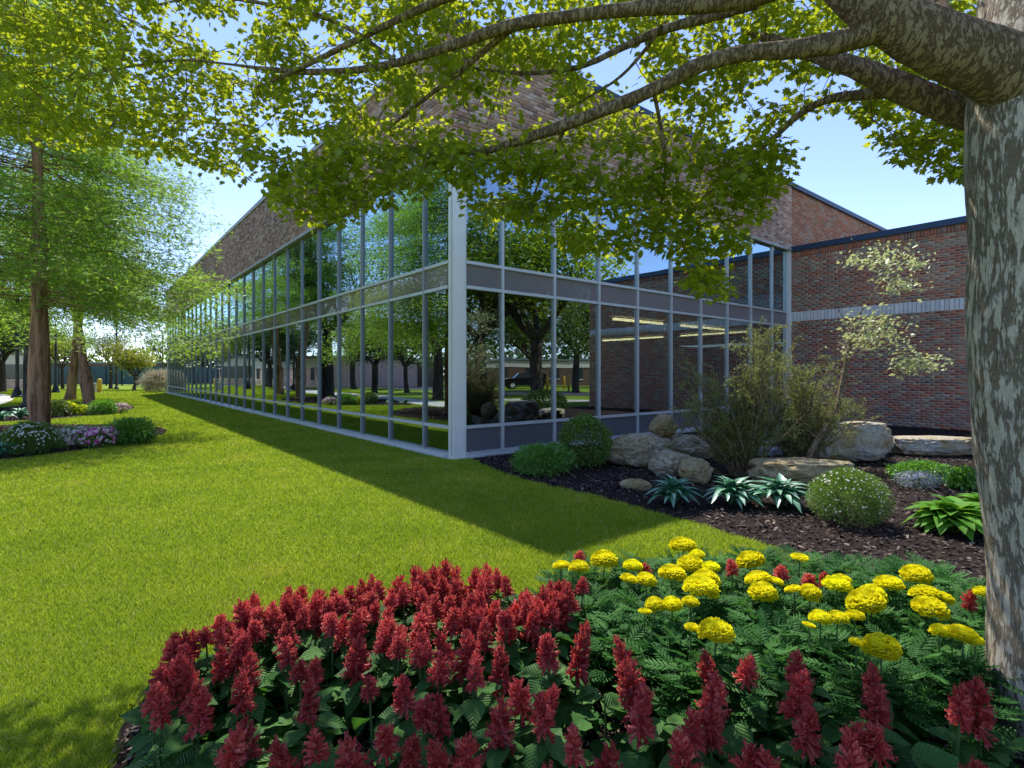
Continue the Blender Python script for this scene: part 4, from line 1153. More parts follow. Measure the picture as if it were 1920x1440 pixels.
def bush(name, label, cat, px, ybase, wpx, ytop, leaf, n, ls, shape=DIAM, fl=None, nfl=0, fs=.02, group=None, dy=1.0, inner=.6, lump=.15, stems=8, shift=0, hz=None, d=None):
    d = d or H * 1000 / (ybase - 700); x = (px - 960) / 1000 * d; rx = wpx / 2000 * d; y = d + rx * .5 * dy + shift
    ht = hz or (H + (700 - ytop) / 1000 * y)
    t = thing(name, label, cat, (x, y, 0), 0, group)
    P, R, u = shell(n, rx, rx * dy, ht * .54, ht * .5, inner, lump, px)
    cloud('foliage', P, ls * (.6 + .8 * RS.rand(n)), *shape, M[leaf], R=R, parent=t)
    if fl:
        P, R, u = shell(nfl, rx * 1.03, rx * dy * 1.03, ht * .56, ht * .5, .9, lump, px, -.4)
        FL = (np.array([(0, 0, .15), (.5, 0, 0), (.15, .48, 0), (-.4, .3, 0), (-.4, -.3, 0), (.15, -.48, 0)]), np.array([(0, 1, 2), (0, 2, 3), (0, 3, 4), (0, 4, 5), (0, 5, 1)]))
        z = u; xx = np.cross(z, RS.randn(nfl, 3)); xx /= np.linalg.norm(xx, axis=1)[:, None]; yy = np.cross(z, xx)
        for i, f_ in enumerate(fl if isinstance(fl, (list, tuple)) else [fl]):
            s_ = slice(i, None, len(fl) if isinstance(fl, (list, tuple)) else 1)
            tag(cloud('blossoms', P[s_], (fs * (.7 + .6 * RS.rand(nfl)))[s_], *FL, M[f_], R=np.stack([xx, yy, z], 2)[s_], parent=t), kind='stuff')
    mb = MB()
    for k in range(stems):
        a = random.uniform(0, 6.28); e = Vector((math.cos(a) * rx * .6, math.sin(a) * rx * .6 * dy, ht * random.uniform(.5, .8)))
        mb.tube([(e.x * .1, e.y * .1, 0), (e.x * .4, e.y * .4, e.z * .5), e], [.012, .009, .004], 5, False)
    mb.obj('stems', M['bark_twig'], t)
    return t
bush('round_shrub', 'clipped round green shrub by the glass, left of the boulder pile', 'shrub', 1100, 880, 106, 783, 'leaf_wfb', 8000, .038, inner=.6, lump=.2, fl=['petal_white'], nfl=36, fs=.02)
bush('leafy_plant', 'bright green feathery plant at the foot of the glass corner', 'plant', 1020, 893, 118, 838, 'leaf_fern', 2600, .075, TUFT, inner=.25, lump=.3, stems=6)
bush('white_flower_bush', 'round green bush dotted with white flowers in front of the tan rock', 'bush', 1612, 990, 142, 884, 'leaf_wfb', 8500, .032, TUFT, fl=['petal_white'], nfl=190, fs=.02, inner=.45, lump=.12)
bush('ground_plant', 'low green mat of plants beside the tree trunk, front of the white slab', 'plant', 1745, 905, 130, 868, 'leaf_fern', 2600, .045, DIAM, inner=.3, lump=.3, dy=.7)
bush('silver_plant', 'low silvery lavender clump in front of the green mat', 'plant', 1733, 918, 88, 886, 'leaf_silver', 1500, .045, NEED, fl=['petal_lav'], nfl=160, fs=.025, inner=.3, lump=.3, dy=.6)
bush('ground_plant', 'fresh green leafy clump touching the tree trunk below the white slab', 'plant', 1815, 920, 60, 880, 'leaf_fern', 1200, .05, DIAM, inner=.3, lump=.3, dy=.8)
# left beds
bush('white_flower_bush', 'pale green bush with white flecks in the near left bed', 'bush', 38, 856, 90, 795, 'leaf_wfb', 6000, .05, TUFT, fl=['petal_white'], nfl=260, fs=.035, inner=.45)
bush('petunia_plant', 'pale pink petunias beside the brown trunk in the near left bed', 'flowers', 125, 842, 70, 800, 'leaf_fern', 700, .05, DIAM, fl=['petal_pink', 'petal_white'], nfl=260, fs=.055, inner=.5, dy=1.0, hz=.42)
bush('petunia_plant', 'magenta and pink petunias left of the green hosta in the near left bed', 'flowers', 170, 842, 70, 798, 'leaf_fern', 700, .05, DIAM, fl=['petal_mag', 'petal_pink'], nfl=300, fs=.055, inner=.5, dy=1.0, hz=.42)
bush('leafy_plant', 'bright green leafy plant at the right end of the near left bed', 'plant', 231, 836, 78, 792, 'leaf_fern', 2200, .10, TUFT, inner=.3, lump=.3, hz=.5)
bush('shrub', 'grey green shrub beside the brown trunk in the far left bed', 'shrub', 100, 782, 38, 752, 'leaf_box', 1800, .07, DIAM, inner=.5)
bush('yellow_flowers', 'yellow flowers left of the leaning trunk in the far left bed', 'flowers', 123, 780, 30, 755, 'leaf_fern', 400, .07, DIAM, fl=['petal_yel'], nfl=150, fs=.08, inner=.5)
bush('yellow_flowers', 'yellow flowers directly in front of the leaning trunk', 'flowers', 151, 779, 28, 760, 'leaf_fern', 400, .07, DIAM, fl=['petal_yel'], nfl=110, fs=.08, inner=.5)
bush('leafy_plant', 'green leafy plant between yellow and pink flowers in the far left bed', 'plant', 184, 779, 44, 757, 'leaf_fern', 1200, .12, TUFT, inner=.3, hz=.5)
bush('petunia_plant', 'pink petunias at the right end of the far left bed', 'flowers', 218, 776, 36, 757, 'leaf_fern', 400, .06, DIAM, fl=['petal_pink', 'petal_mag'], nfl=200, fs=.07, inner=.5, hz=.38)
bush('dry_grass_clump', 'straw coloured ornamental grass clump at the far building corner', 'ornamental grass', 290, 736, 62, 698, 'leaf_straw', 3600, .35, NEED, inner=.2, lump=.3)
bush('hedge', 'grey green rounded hedge behind the big trunk, mirrored low in the glass', 'hedge', 0, 0, 0, 0, 'leaf_bgdark', 5000, .09, DIAM, d=1.0, hz=.8).location = (9.3, 9.3, 0)

hb = [o for o in bpy.data.objects if o.name.startswith('hedge') and o.type == 'EMPTY'][0]
for ch in hb.children:
    bpy.data.objects.remove(ch)
P, R, u = shell(6000, 1.0, .8, .45, .42, .7, .15, 4); cloud('foliage', P, .07 * (.6 + .8 * RS.rand(6000)), *DIAM, M['leaf_bgdark'], R=R, parent=hb)

# hostas, each leaf a part
def hosta_leaf(name, w, arch, mat, mat2=None):
    mb = MB(); n = 7
    for i in range(n + 1):
        f = i / n; wd = w * math.sin(math.pi * min(1, f * .92 + .06)) ** .8 * (1 - f * .15)
        if i == n: wd = .004
        z = arch * 2.2 * f * (1 - f) - .22 * f ** 3; y = f * (1 - .12 * f)
        mb.v += [(-wd, y, z + wd * .35), (-wd * .5, y, z + wd * .1), (0, y, z - wd * .05), (wd * .5, y, z + wd * .1), (wd, y, z + wd * .35)]
    for i in range(n):
        for k in range(4):
            a = i * 5 + k; mb.f.append((a, a + 1, a + 6, a + 5))
    me = mb.mesh(name, mat, True)
    if mat2:
        me.materials.append(mat2)
        for i, p in enumerate(me.polygons):
            if i % 4 in (1, 2): p.material_index = 1
    return me
M['hosta_var'] = leafmat('hosta_dark_margin', [(.02, .13, .05), (.03, .18, .07), (.04, .22, .09)], .25, (.1, .5, .2), .10)
M['hosta_pale'] = leafmat('hosta_pale_centre', [(.05, .22, .09), (.35, .55, .40), (.06, .26, .11), (.5, .66, .5)], .25, (.4, .7, .4), .10)
lf_var = hosta_leaf('hosta_leaf', .14, .34, M['hosta_var'], M['hosta_pale'])
lf_green = hosta_leaf('hosta_leaf', .25, .34, M['leaf_hosta'])
def hosta(label, px, ybase, wpx, leafme, n, group, lift=(.30, 1.42), dadj=0, name='hosta_plant'):
    d = H * 1000 / (ybase - 700); x = (px - 960) / 1000 * d; L = wpx / 2000 * d * 1.5
    t = thing(name, label, 'hosta', (x, d + dadj, 0), random.uniform(0, 6), group)
    for k in range(n):
        a = k * 2.399 + random.uniform(-.2, .2); f = k / n
        el = lift[0] + (lift[1] - lift[0]) * f
        s = L * random.uniform(.7, 1.08) * (1 - .12 * f)
        link('leaf', leafme, t, (0.02 * math.cos(a), .02 * math.sin(a), .02), (el, 0, a), s)
    return t
gv = 'variegated hostas along the mulch bed'
hosta('left variegated hosta, in front of the golden boulder', 1264, 948, 92, lf_var, 60, gv)
hosta('middle variegated hosta, touching its right hand neighbour', 1374, 950, 100, lf_var, 66, gv)
hosta('right variegated hosta, between another hosta and the white flowered bush', 1462, 952, 106, lf_var, 66, gv)
hosta('wide leaved green hosta beside the big tree trunk', 1785, 1000, 118, lf_green, 90, 'green hostas', (.2, 1.3))
hosta('green hosta half hidden behind the big tree trunk', 1862, 985, 110, lf_green, 50, 'green hostas', (.2, 1.3))
hosta('small variegated hosta cut off by the left edge of the near left bed', -5, 862, 60, lf_var, 26, gv)
hosta('bluish hosta left of the brown trunk in the far left bed', 38, 786, 42, lf_var, 26, gv)
hosta('bluish hosta at the left edge of the far left bed', 2, 790, 36, lf_var, 20, gv)

# feathery shrubs
def feather(label, px, ybase, spans, n, stem_n, seed, dens=28):
    random.seed(seed)
    d = H * 1000 / (ybase - 700); x = (px - 960) / 1000 * d; o = Vector((x, d, 0))
    t = thing('feathery_shrub', label, 'shrub', (x, d, 0), 0, 'feathery shrubs by the glass')
    mb = MB(); C = []; S = []; Rm = []
    for k in range(stem_n):
        tx, ty, sx_, sy_ = random.choice(spans)
        tgt = W(random.gauss(tx, sx_), random.gauss(ty, sy_), d + random.uniform(-.5, .6)) - o
        b0 = Vector((random.uniform(-.12, .12), random.uniform(-.1, .1), 0))
        mid = b0.lerp(tgt, .5) + Vector((random.uniform(-.1, .1), random.uniform(-.1, .1), .12)); 
        pts = smooth_line([b0, b0.lerp(mid, .5) + Vector((random.uniform(-.03, .03), 0, .05)), mid, tgt], 2)
        mb.tube(pts, [.013 * (1 - i / len(pts)) + .002 for i in range(len(pts))], 5, False)
        for s in range(7):
            f = random.uniform(.3, 1); p = pts[int(f * (len(pts) - 1))]
            tip = p + Vector((random.gauss(0, .14), random.gauss(0, .14), random.uniform(-.02, .26)))
            mb.tube([p, p.lerp(tip, .5) + Vector((0, 0, -.01)), tip], [.004, .003, .0015], 3, False)
            ax_ = tip - p
            for q in range(dens):
                g_ = random.random(); b = p + ax_ * g_ + Vector((random.gauss(0, .02), random.gauss(0, .02), random.gauss(0, .02)))
                yv = (ax_.normalized() * .8 + Vector((random.gauss(0, .5), random.gauss(0, .5), random.gauss(0, .4)))).normalized()
                up = Vector((random.gauss(0, 1), random.gauss(0, 1), random.gauss(0, 1))).normalized(); xv = yv.cross(up).normalized(); zv = xv.cross(yv)
                C.append(b[:]); S.append(random.uniform(.025, .06)); Rm.append(np.array([xv[:], yv[:], zv[:]]).T)
    mb.obj('stems', M['bark_limb'], t)
    cloud('foliage', np.array(C), np.array(S), *TUFT, M['leaf_feather'], R=np.array(Rm), parent=t)
feather('tall feathery olive shrub in front of the glass, behind the middle hosta', 1388, 893, [(1330, 735, 32, 34), (1440, 680, 28, 36), (1395, 730, 40, 42), (1292, 745, 18, 26), (1350, 790, 44, 30), (1430, 650, 18, 18), (1470, 740, 26, 40)], 0, 130, 3)
feather('dark feathery shrub below the creamy small tree, behind the sloping rock', 1495, 882, [(1490, 730, 26, 30), (1555, 775, 26, 18), (1470, 790, 30, 26), (1530, 720, 28, 30), (1450, 760, 24, 34), (1585, 765, 26, 14), (1500, 690, 30, 24)], 0, 100, 4)
# small tree with cream leaves
random.seed(19)
x, y = G(1503, 889); o = Vector((x, y, 0)); dd = y
ct = thing('ornamental_tree', 'small crooked tree with creamy pale leaves before the brick wall', 'tree', (x, y, 0))
mb = MB(); C = []; S = []
def seg(pts, rad, n=7):
    P = smooth_line([W(*p) - o for p in pts], 2); L_ = np.linspace(0, 1, len(P)); mb.tube(P, list(np.interp(L_, np.linspace(0, 1, len(rad)), rad)), n, False); return P
seg([(1503, 889, dd), (1528, 825, dd), (1568, 778, dd), (1580, 710, dd + .1), (1592, 650, dd + .1), (1600, 605, dd + .2)], [.06, .048, .04, .034, .026, .014])
seg([(1592, 650, dd + .1), (1625, 615, dd), (1660, 590, dd)], [.014, .01, .004])
seg([(1580, 710, dd + .1), (1640, 700, dd - .1), (1700, 700, dd - .2), (1745, 690, dd - .3)], [.012, .009, .006, .003])
seg([(1600, 605, dd + .2), (1625, 570, dd + .1), (1650, 530, dd), (1665, 490, dd)], [.012, .009, .007, .003])
seg([(1625, 570, dd + .1), (1690, 555, dd), (1720, 510, dd)], [.007, .005, .002])
seg([(1530, 820, dd), (1480, 780, dd + .2), (1450, 720, dd + .3)], [.02, .014, .006])
seg([(1600, 630, dd), (1560, 560, dd + .1), (1580, 510, dd)], [.006, .004, .002])
for (cx_, cy_, sx_, sy_, n, zz) in ((1640, 612, 28, 16, 360, 0), (1610, 640, 22, 14, 160, .1), (1680, 640, 20, 20, 110, 0), (1722, 678, 26, 11, 230, -.2), (1690, 690, 14, 8, 60, -.2), (1665, 480, 32, 14, 190, 0), (1610, 490, 18, 6, 80, 0), (1690, 535, 22, 10, 150, 0), (1722, 495, 16, 8, 90, 0), (1655, 505, 14, 22, 100, 0)):
    for k in range(int(n * .95)):
        p = W(random.gauss(cx_, sx_), random.gauss(cy_, sy_), dd + zz + random.gauss(0, .22)) - o; C.append(p[:]); S.append(random.uniform(.045, .09))
mb.obj('trunk', M['bark_limb'], ct, True)
# thin twigs towards leaves
tb = MB()
for k in range(0, len(C), 7):
    c = Vector(C[k]); a = c + Vector((random.uniform(-.14, .05), random.uniform(-.05, .05), -random.uniform(.08, .2))); tb.tube([a, c], [.003, .001], 3, False)
tag(tb.obj('twigs', plain('twig_pale', (.35, .25, .18), .9), ct), kind='stuff')
cloud('crown', np.array(C), np.array(S), *DIAM, M['leaf_cream'], tilt=.9, parent=ct)

# ------------------------------------------------------------------ foreground salvias
random.seed(101)
M['petal_red'] = leafmat('salvia_red', [(.38, .042, .046), (.54, .072, .072), (.64, .12, .11), (.70, .19, .17)], .35, (.88, .12, .09), .015, .5, 0, .8)
def salleaf():
    m, nt, out = newmat('salvia_leaf')
    r = rndval(nt); c = ramp(nt, r, [(0, (.03, .10, .02)), (.5, (.05, .145, .028)), (1, (.09, .20, .045))])
    tc = nt.nodes.new('ShaderNodeTexCoord').outputs['Object']
    sx = N(nt, 'ShaderNodeSeparateXYZ'); nt.links.new(tc, sx.inputs[0])
    ab = N(nt, 'ShaderNodeMath', operation='ABSOLUTE'); nt.links.new(sx.outputs[0], ab.inputs[0])
    mu = N(nt, 'ShaderNodeMath', operation='MULTIPLY_ADD'); nt.links.new(ab.outputs[0], mu.inputs[0]); mu.inputs[1].default_value = -.9; nt.links.new(sx.outputs[1], mu.inputs[2])
    sn = N(nt, 'ShaderNodeMath', operation='MULTIPLY'); nt.links.new(mu.outputs[0], sn.inputs[0]); sn.inputs[1].default_value = 52
    si = N(nt, 'ShaderNodeMath', operation='SINE'); nt.links.new(sn.outputs[0], si.inputs[0])
    nrm = bump(nt, si.outputs[0], .35, .012)
    c = mixc(nt, .5, c, ramp(nt, si.outputs[0], [(.0, (.75, .8, .75)), (.85, (1, 1, 1)), (1, (1.5, 1.5, 1.3))]), 'MULTIPLY')
    p = N(nt, 'ShaderNodeBsdfPrincipled'); nt.links.new(c, p.inputs['Base Color']); p.inputs['Roughness'].default_value = .5; p.inputs['Specular IOR Level'].default_value = .2; nt.links.new(nrm, p.inputs['Normal'])
    t = N(nt, 'ShaderNodeBsdfTranslucent'); t.inputs[0].default_value = (.10, .30, .03, 1)
    mx = N(nt, 'ShaderNodeMixShader'); mx.inputs[0].default_value = .22; nt.links.new(p.outputs[0], mx.inputs[1]); nt.links.new(t.outputs[0], mx.inputs[2]); nt.links.new(mx.outputs[0], out.inputs[0]); return m
M['sal_leaf'] = salleaf()
def heart_leaf(fold, droop, seed):
    mb = MB(); prof = [(0, .0), (.05, .22), (.16, .36), (.3, .40), (.46, .355), (.62, .27), (.78, .16), (.9, .07), (1.0, .003)]
    rnd_ = random.Random(seed)
    for i, (y_, w_) in enumerate(prof):
        z = -droop * y_ * y_ + .08 * y_
        for k in (-1, -.5, 0, .5, 1):
            ser = (.015 * (1 if i % 2 else -1) if abs(k) == 1 else 0)
            mb.v.append((k * (w_ + ser), y_ - (.06 if abs(k) == 1 and i < 2 else 0), z + fold * abs(k) * w_ + .02 * rnd_.uniform(-1, 1) * abs(k)))
    for i in range(len(prof) - 1):
        for k in range(4):
            a = i * 5 + k; mb.f.append((a, a + 1, a + 6, a + 5))
    return mb.mesh('leaf', M['sal_leaf'], True)
sal_leaves = [heart_leaf(.25, .3, 1), heart_leaf(.12, .5, 2), heart_leaf(.35, .15, 3)]
def floret():
    # small tubular flower: five sided, flared, with lip
    V = []; F_ = []
    prof = [(.0, .10, .0), (.45, .17, -.02), (.8, .13, -.03), (1.0, .22, -.02)]
    for y_, r_, z_ in prof:
        for k in range(5):
            a = 2 * math.pi * k / 5; V.append((math.cos(a) * r_, y_, math.sin(a) * r_ + z_))
    for i in range(3):
        for k in range(5): F_.append((i * 5 + k, i * 5 + (k + 1) % 5, (i + 1) * 5 + (k + 1) % 5)); F_.append((i * 5 + k, (i + 1) * 5 + (k + 1) % 5, (i + 1) * 5 + k))
    b = len(V); V += [(-.16, 1.3, -.16), (.16, 1.3, -.16), (0, 1.22, .2)]
    F_ += [(15, b, b + 1), (17, b + 1, b), (16, 17, b + 2)]
    return np.array(V), np.array(F_)
FLO = floret()
def spike_mesh(seed):
    rs = np.random.RandomState(seed); C = []; S = []; Rm = []
    nw = 8
    for w_ in range(nw):
        f = w_ / (nw - 1); z = .04 + f * .94; n = 9 if f < .7 else 7; rr = .05 * (1 - f) + .012
        for k in range(n):
            a = 2 * math.pi * (k + rs.rand() * .5) / n + w_ * .6
            el = -.15 + f * 1.1 + rs.randn() * .22
            yv = np.array([math.cos(a) * math.cos(el), math.sin(a) * math.cos(el), math.sin(el)])
            xv = np.array([-math.sin(a), math.cos(a), 0]); zv = np.cross(xv, yv)
            C.append((math.cos(a) * rr, math.sin(a) * rr, z + rs.randn() * .015)); S.append((.27 * (1 - f) ** .4 + .11) * (.75 + .5 * rs.rand())); Rm.append(np.array([xv, yv, zv]).T)
    for k in range(3):
        C.append((0, 0, .97)); S.append(.10); yv = np.array([rs.randn() * .2, rs.randn() * .2, 1]); yv /= np.linalg.norm(yv); xv = np.cross(yv, (1, .1, 0)); xv /= np.linalg.norm(xv); Rm.append(np.array([xv, yv, np.cross(xv, yv)]).T)
    C = np.array(C); S = np.array(S); Rm = np.array(Rm)
    LV, LF = FLO; V = np.einsum('nij,kj->nki', Rm, LV) * S[:, None, None] + C[:, None, :]
    Fc = (LF[None] + (np.arange(len(C)) * len(LV))[:, None, None]).reshape(-1, 3)
    return np_mesh('flower_spike', V.reshape(-1, 3), Fc, M['petal_red'], np.repeat(rs.rand(len(C)) * .9, len(LV)))
spikes = [spike_mesh(s) for s in (1, 2, 3, 4)]
mb = MB(); mb.tube([(0, 0, 0), (.01, 0, .5), (0, 0, 1)], [.006, .005, .003], 5, False); stem_me = mb.mesh('stem', plain('stem_green', (.06, .13, .03), .7))
A7 = [(310, 380, 520), (280, 385, 470), (350, 370, 480), (460, 300, 400), (610, 225, 370), (580, 250, 350), (700, 250, 350), (660, 270, 350), (810, 180, 320), (770, 190, 300), (900, 210, 360), (860, 220, 320), (1010, 180, 270), (960, 190, 260), (1100, 140, 240), (1140, 160, 240), (1205, 140, 250), (1240, 160, 250), (1320, 110, 270), (1290, 150, 240), (1410, 85, 280), (1370, 110, 250), (1450, 110, 250), (1520, 110, 250), (1600, 95, 210), (1560, 110, 220), (1640, 110, 190),
 (1330, 200, 300), (1440, 220, 330), (1560, 200, 330), (1670, 220, 400), (1620, 240, 330), (1760, 220, 420), (1850, 180, 300), (1800, 210, 310), (1905, 160, 260), (1110, 250, 330), (1060, 230, 320), (1040, 290, 420), (1045, 400, 560), (770, 330, 430), (765, 400, 510), (560, 370, 480), (520, 330, 420), (480, 440, 570), (590, 460, 590), (570, 550, 690), (860, 490, 610), (850, 590, 730), (1160, 320, 420), (1190, 330, 400), (1320, 330, 450), (1420, 380, 500), (1310, 420, 500), (1390, 450, 580), (1490, 400, 540), (1540, 480, 610), (1650, 460, 630), (1580, 330, 440), (1740, 560, 700), (1255, 560, 690), (1100, 565, 630), (810, 500, 570), (265, 420, 560), (300, 480, 620), (340, 520, 680), (240, 500, 590), (370, 580, 700), (385, 640, 780), (200, 600, 700), (230, 630, 750), (510, 770, 938), (600, 750, 900), (790, 820, 960), (880, 800, 920), (1045, 820, 960), (1170, 750, 870), (1270, 780, 930), (1330, 640, 760), (1400, 650, 800), (1640, 680, 850), (1835, 610, 770), (1400, 830, 960), (1500, 790, 940), (1850, 390, 510), (940, 250, 340), (1350, 260, 370), (1500, 260, 380)]
A8 = [(60, 450, 560), (170, 420, 590), (392, 455, 640), (400, 560, 740), (415, 660, 820), (695, 500, 660), (700, 600, 760), (690, 700, 860), (620, 740, 890), (600, 830, 980), (830, 510, 640), (1040, 510, 660), (1030, 600, 760), (1060, 720, 880), (1335, 560, 700), (1340, 660, 800), (1345, 790, 930), (1270, 800, 920), (1240, 850, 980), (1670, 630, 790), (1735, 630, 810), (30, 650, 800), (60, 240, 380), (100, 230, 330), (20, 300, 400), (160, 820, 940), (250, 860, 980), (810, 870, 980), (905, 890, 990), (1700, 265, 335), (780, 150, 210), (970, 170, 215), (1080, 205, 250), (1145, 200, 235), (190, 220, 280), (180, 113, 150), (440, 165, 205), (1660, 930, 1010), (60, 940, 1010)]
spk = [(200 + a / 2.2326, 1020 + b / 2.2326, 1020 + c / 2.2326) for a, b, c in A7] + [(1000 + a / 2.087, 980 + b / 2.087, 980 + c / 2.087) for a, b, c in A8]
ZT = .42
random.seed(66)
for (a, b, c_) in list(spk):
    if b < 1190 and a < 1060:
        spk.append((a + random.uniform(-26, 26), b + random.uniform(4, 26), c_ + random.uniform(0, 20)))
    if b < 1190 and a < 1060 and random.random() < .5:
        spk.append((a + random.uniform(-26, 26), b + random.uniform(4, 30), c_ + random.uniform(0, 20)))
sal_pos = []
def add_leaves(t, n, s0, z0, z1, rad):
    for k in range(n):
        a = k * 2.399 + random.uniform(-.4, .4); z = random.uniform(z0, z1)
        s = s0 * random.uniform(.75, 1.15)
        link('leaf', random.choice(sal_leaves), t, (math.cos(a + math.pi / 2) * rad * random.random(), math.sin(a + math.pi / 2) * rad * random.random(), z), (random.uniform(-.45, .35), random.uniform(-.3, .3), a), s)
for i, (px, yt, yb) in enumerate(spk):
    zt = ZT + random.uniform(-.02, .02); d = (H - zt) * 1000 / (yt - 700)
    x = (px - 960) / 1000 * d; hs = max(.07, min(.24, (yb - yt) / 1000 * d * 1.02))
    if yb > 1438: hs = max(hs, .15)
    right = px > 1050
    if yt < 1190 and not right: lab, gp = 'red salvia in the densely flowering back edge of the front bed', 'red salvias along the back edge'
    elif right and yt < 1130: lab, gp = 'small red salvia peeking out among the yellow marigolds', 'red salvias among the marigolds'
    elif right: lab, gp = 'tall red salvia standing in front of the yellow marigolds', 'red salvias in front of the marigolds'
    elif px < 480: lab, gp = 'red salvia at the left end of the front bed beside bare soil', 'red salvias at the left end'
    else: lab, gp = 'red salvia with dark leaves in the middle of the front bed', 'red salvias in the middle of the bed'
    t = thing('salvia_plant', lab, 'red salvia', (x, d, 0), random.uniform(0, 6.28), gp)
    hs *= random.uniform(.8, 1.0); wd = min(.118, max(hs * .75, .085)) * random.uniform(.88, 1.1)
    link('flower_spike', spikes[i % 4], t, (0, 0, zt - hs), (random.gauss(0, .15), random.gauss(0, .15), 0), (wd * .95, wd * .95, hs))
    link('stem', stem_me, t, None, None, (1, 1, zt - hs * .6))
    z1 = max(.12, min(.30, zt - hs + .03)); small = right and yt < 1130
    add_leaves(t, 4 if small else 11, .105, .05, z1, .05)
    sal_pos.append((x, d))
# extra leafy salvias without open flowers
front_poly = [G(320, 1560), G(330, 1420), G(380, 1340), G(480, 1290), G(640, 1260), G(820, 1245), G(1000, 1280), G(1300, 1400), G(1850, 1420), (2.0, 1.3), (0, .9), (-1.1, 1.0)]
cand = []
random.seed(55)
while len(cand) < 75:
    x = random.uniform(-1.5, 2.0); y = random.uniform(1.15, 2.7)
    if not inpoly(np.array([x]), np.array([y]), front_poly)[0]: continue
    if any((x - a) ** 2 + (y - b) ** 2 < .105 ** 2 for a, b in cand): continue
    if (x - .25) ** 2 + (y - 1.62) ** 2 < .012: continue
    cand.append((x, y))
for (x, y) in cand:
    t = thing('salvia_plant', 'dark green leafy salvia without flowers between the red ones', 'salvia', (x, y, 0), random.uniform(0, 6.28), 'leafy salvias without flowers')
    link('stem', stem_me, t, None, None, (1, 1, .2)); add_leaves(t, 9, .115, .04, .24, .06)

# ------------------------------------------------------------------ marigolds
random.seed(202)
M['leaf_mar'] = leafmat('marigold_leaf', [(.022, .09, .014), (.038, .13, .02), (.06, .18, .028)],   .28, (.12, .35, .04), .015, .6)
def bloom_mesh(seed):
    rs = np.random.RandomState(seed); C = []; S = []; Rm = []
    # ruffled petals over a dome
    n = 230
    for k in range(n):
        f = (k + .5) / n; pol = math.acos(1 - 1.12 * f); a = k * 2.39996
        u = np.array([math.sin(pol) * math.cos(a), math.sin(pol) * math.sin(a), math.cos(pol) * .62])
        c = u * .38; up_ = np.array([math.sin(pol) * math.cos(a), math.sin(pol) * math.sin(a), math.cos(pol)])
        yv = up_ + rs.randn(3) * .13; yv /= np.linalg.norm(yv); zv = np.cross(np.array([-math.sin(a), math.cos(a), 0]), yv); zv += rs.randn(3) * .4
        xv = np.cross(yv, zv); xv /= np.linalg.norm(xv); zv = np.cross(xv, yv)
        C.append(c); S.append(.58 * (.88 + .2 * rs.rand())); Rm.append(np.array([xv, yv, zv]).T)
    LV = np.array([(-.09, 0, 0), (.09, 0, 0), (.24, .50, .05), (.13, .68, -.04), (0, .66, .05), (-.13, .69, -.04), (-.24, .50, .05)]) * .95
    LF = np.array([(0, 1, 4), (1, 2, 4), (2, 3, 4), (4, 5, 6), (0, 4, 6)])
    C = np.array(C); S = np.array(S); Rm = np.array(Rm); V = np.einsum('nij,kj->nki', Rm, LV) * S[:, None, None] + C[:, None, :]
    Fc = (LF[None] + (np.arange(n) * 7)[:, None, None]).reshape(-1, 3)
    V = V.reshape(-1, 3); V /= (np.abs(V[:, :2]).max())
    return np_mesh('bloom', V, Fc, M['petal_yel'], np.repeat(rs.rand(n) * .9, 7))
blooms = [bloom_mesh(s) for s in (1, 2, 3)]
def ferny_leaf():
    V = []; F_ = []
    def blade(p, dirx, diry, L, w_):
        b = len(V); px_, py_ = p; nx, ny = -diry, dirx
        V.extend([(px_, py_, 0), (px_ + dirx * L * .5 + nx * w_, py_ + diry * L * .5 + ny * w_, .03), (px_ + dirx * L, py_ + diry * L, -.06 * L), (px_ + dirx * L * .5 - nx * w_, py_ + diry * L * .5 - ny * w_, .03)])
        F_.extend([(b, b + 1, b + 2), (b, b + 2, b + 3)])
    blade((0, 0), 0, 1, 1.0, .035)
    for k in range(5):
        y0 = .18 + k * .16; L = .46 - abs(k - 1.5) * .06
        for s in (-1, 1): blade((0, y0), s * .75, .66, L, .055)
    return np.array(V), np.array(F_)
FER = ferny_leaf()
def foliage_mesh(seed, n=80):
    rs = np.random.RandomState(seed); C = []; S = []; Rm = []
    for k in range(n):
        a = rs.rand() * 6.28; z = .04 + .30 * rs.rand() ** .7; r_ = .02 + .07 * rs.rand()
        el = rs.uniform(-.25, .9) if z > .15 else rs.uniform(-.2, .4)
        yv = np.array([math.cos(a) * math.cos(el), math.sin(a) * math.cos(el), math.sin(el)]); xv = np.array([-math.sin(a), math.cos(a), 0]) ; xv = xv + rs.randn(3) * .3; xv -= yv * xv.dot(yv); xv /= np.linalg.norm(xv)
        C.append((math.cos(a) * r_, math.sin(a) * r_, z)); S.append(.05 + .055 * rs.rand()); Rm.append(np.array([xv, yv, np.cross(xv, yv)]).T)
    LV, LF = FER; C = np.array(C); S = np.array(S); Rm = np.array(Rm)
    V = np.einsum('nij,kj->nki', Rm, LV) * S[:, None, None] + C[:, None, :]; Fc = (LF[None] + (np.arange(n) * len(LV))[:, None, None]).reshape(-1, 3)
    return np_mesh('foliage', V.reshape(-1, 3), Fc, M['leaf_mar'], np.repeat(rs.rand(n), len(LV)))
fols = [foliage_mesh(s) for s in (1, 2, 3, 4)]
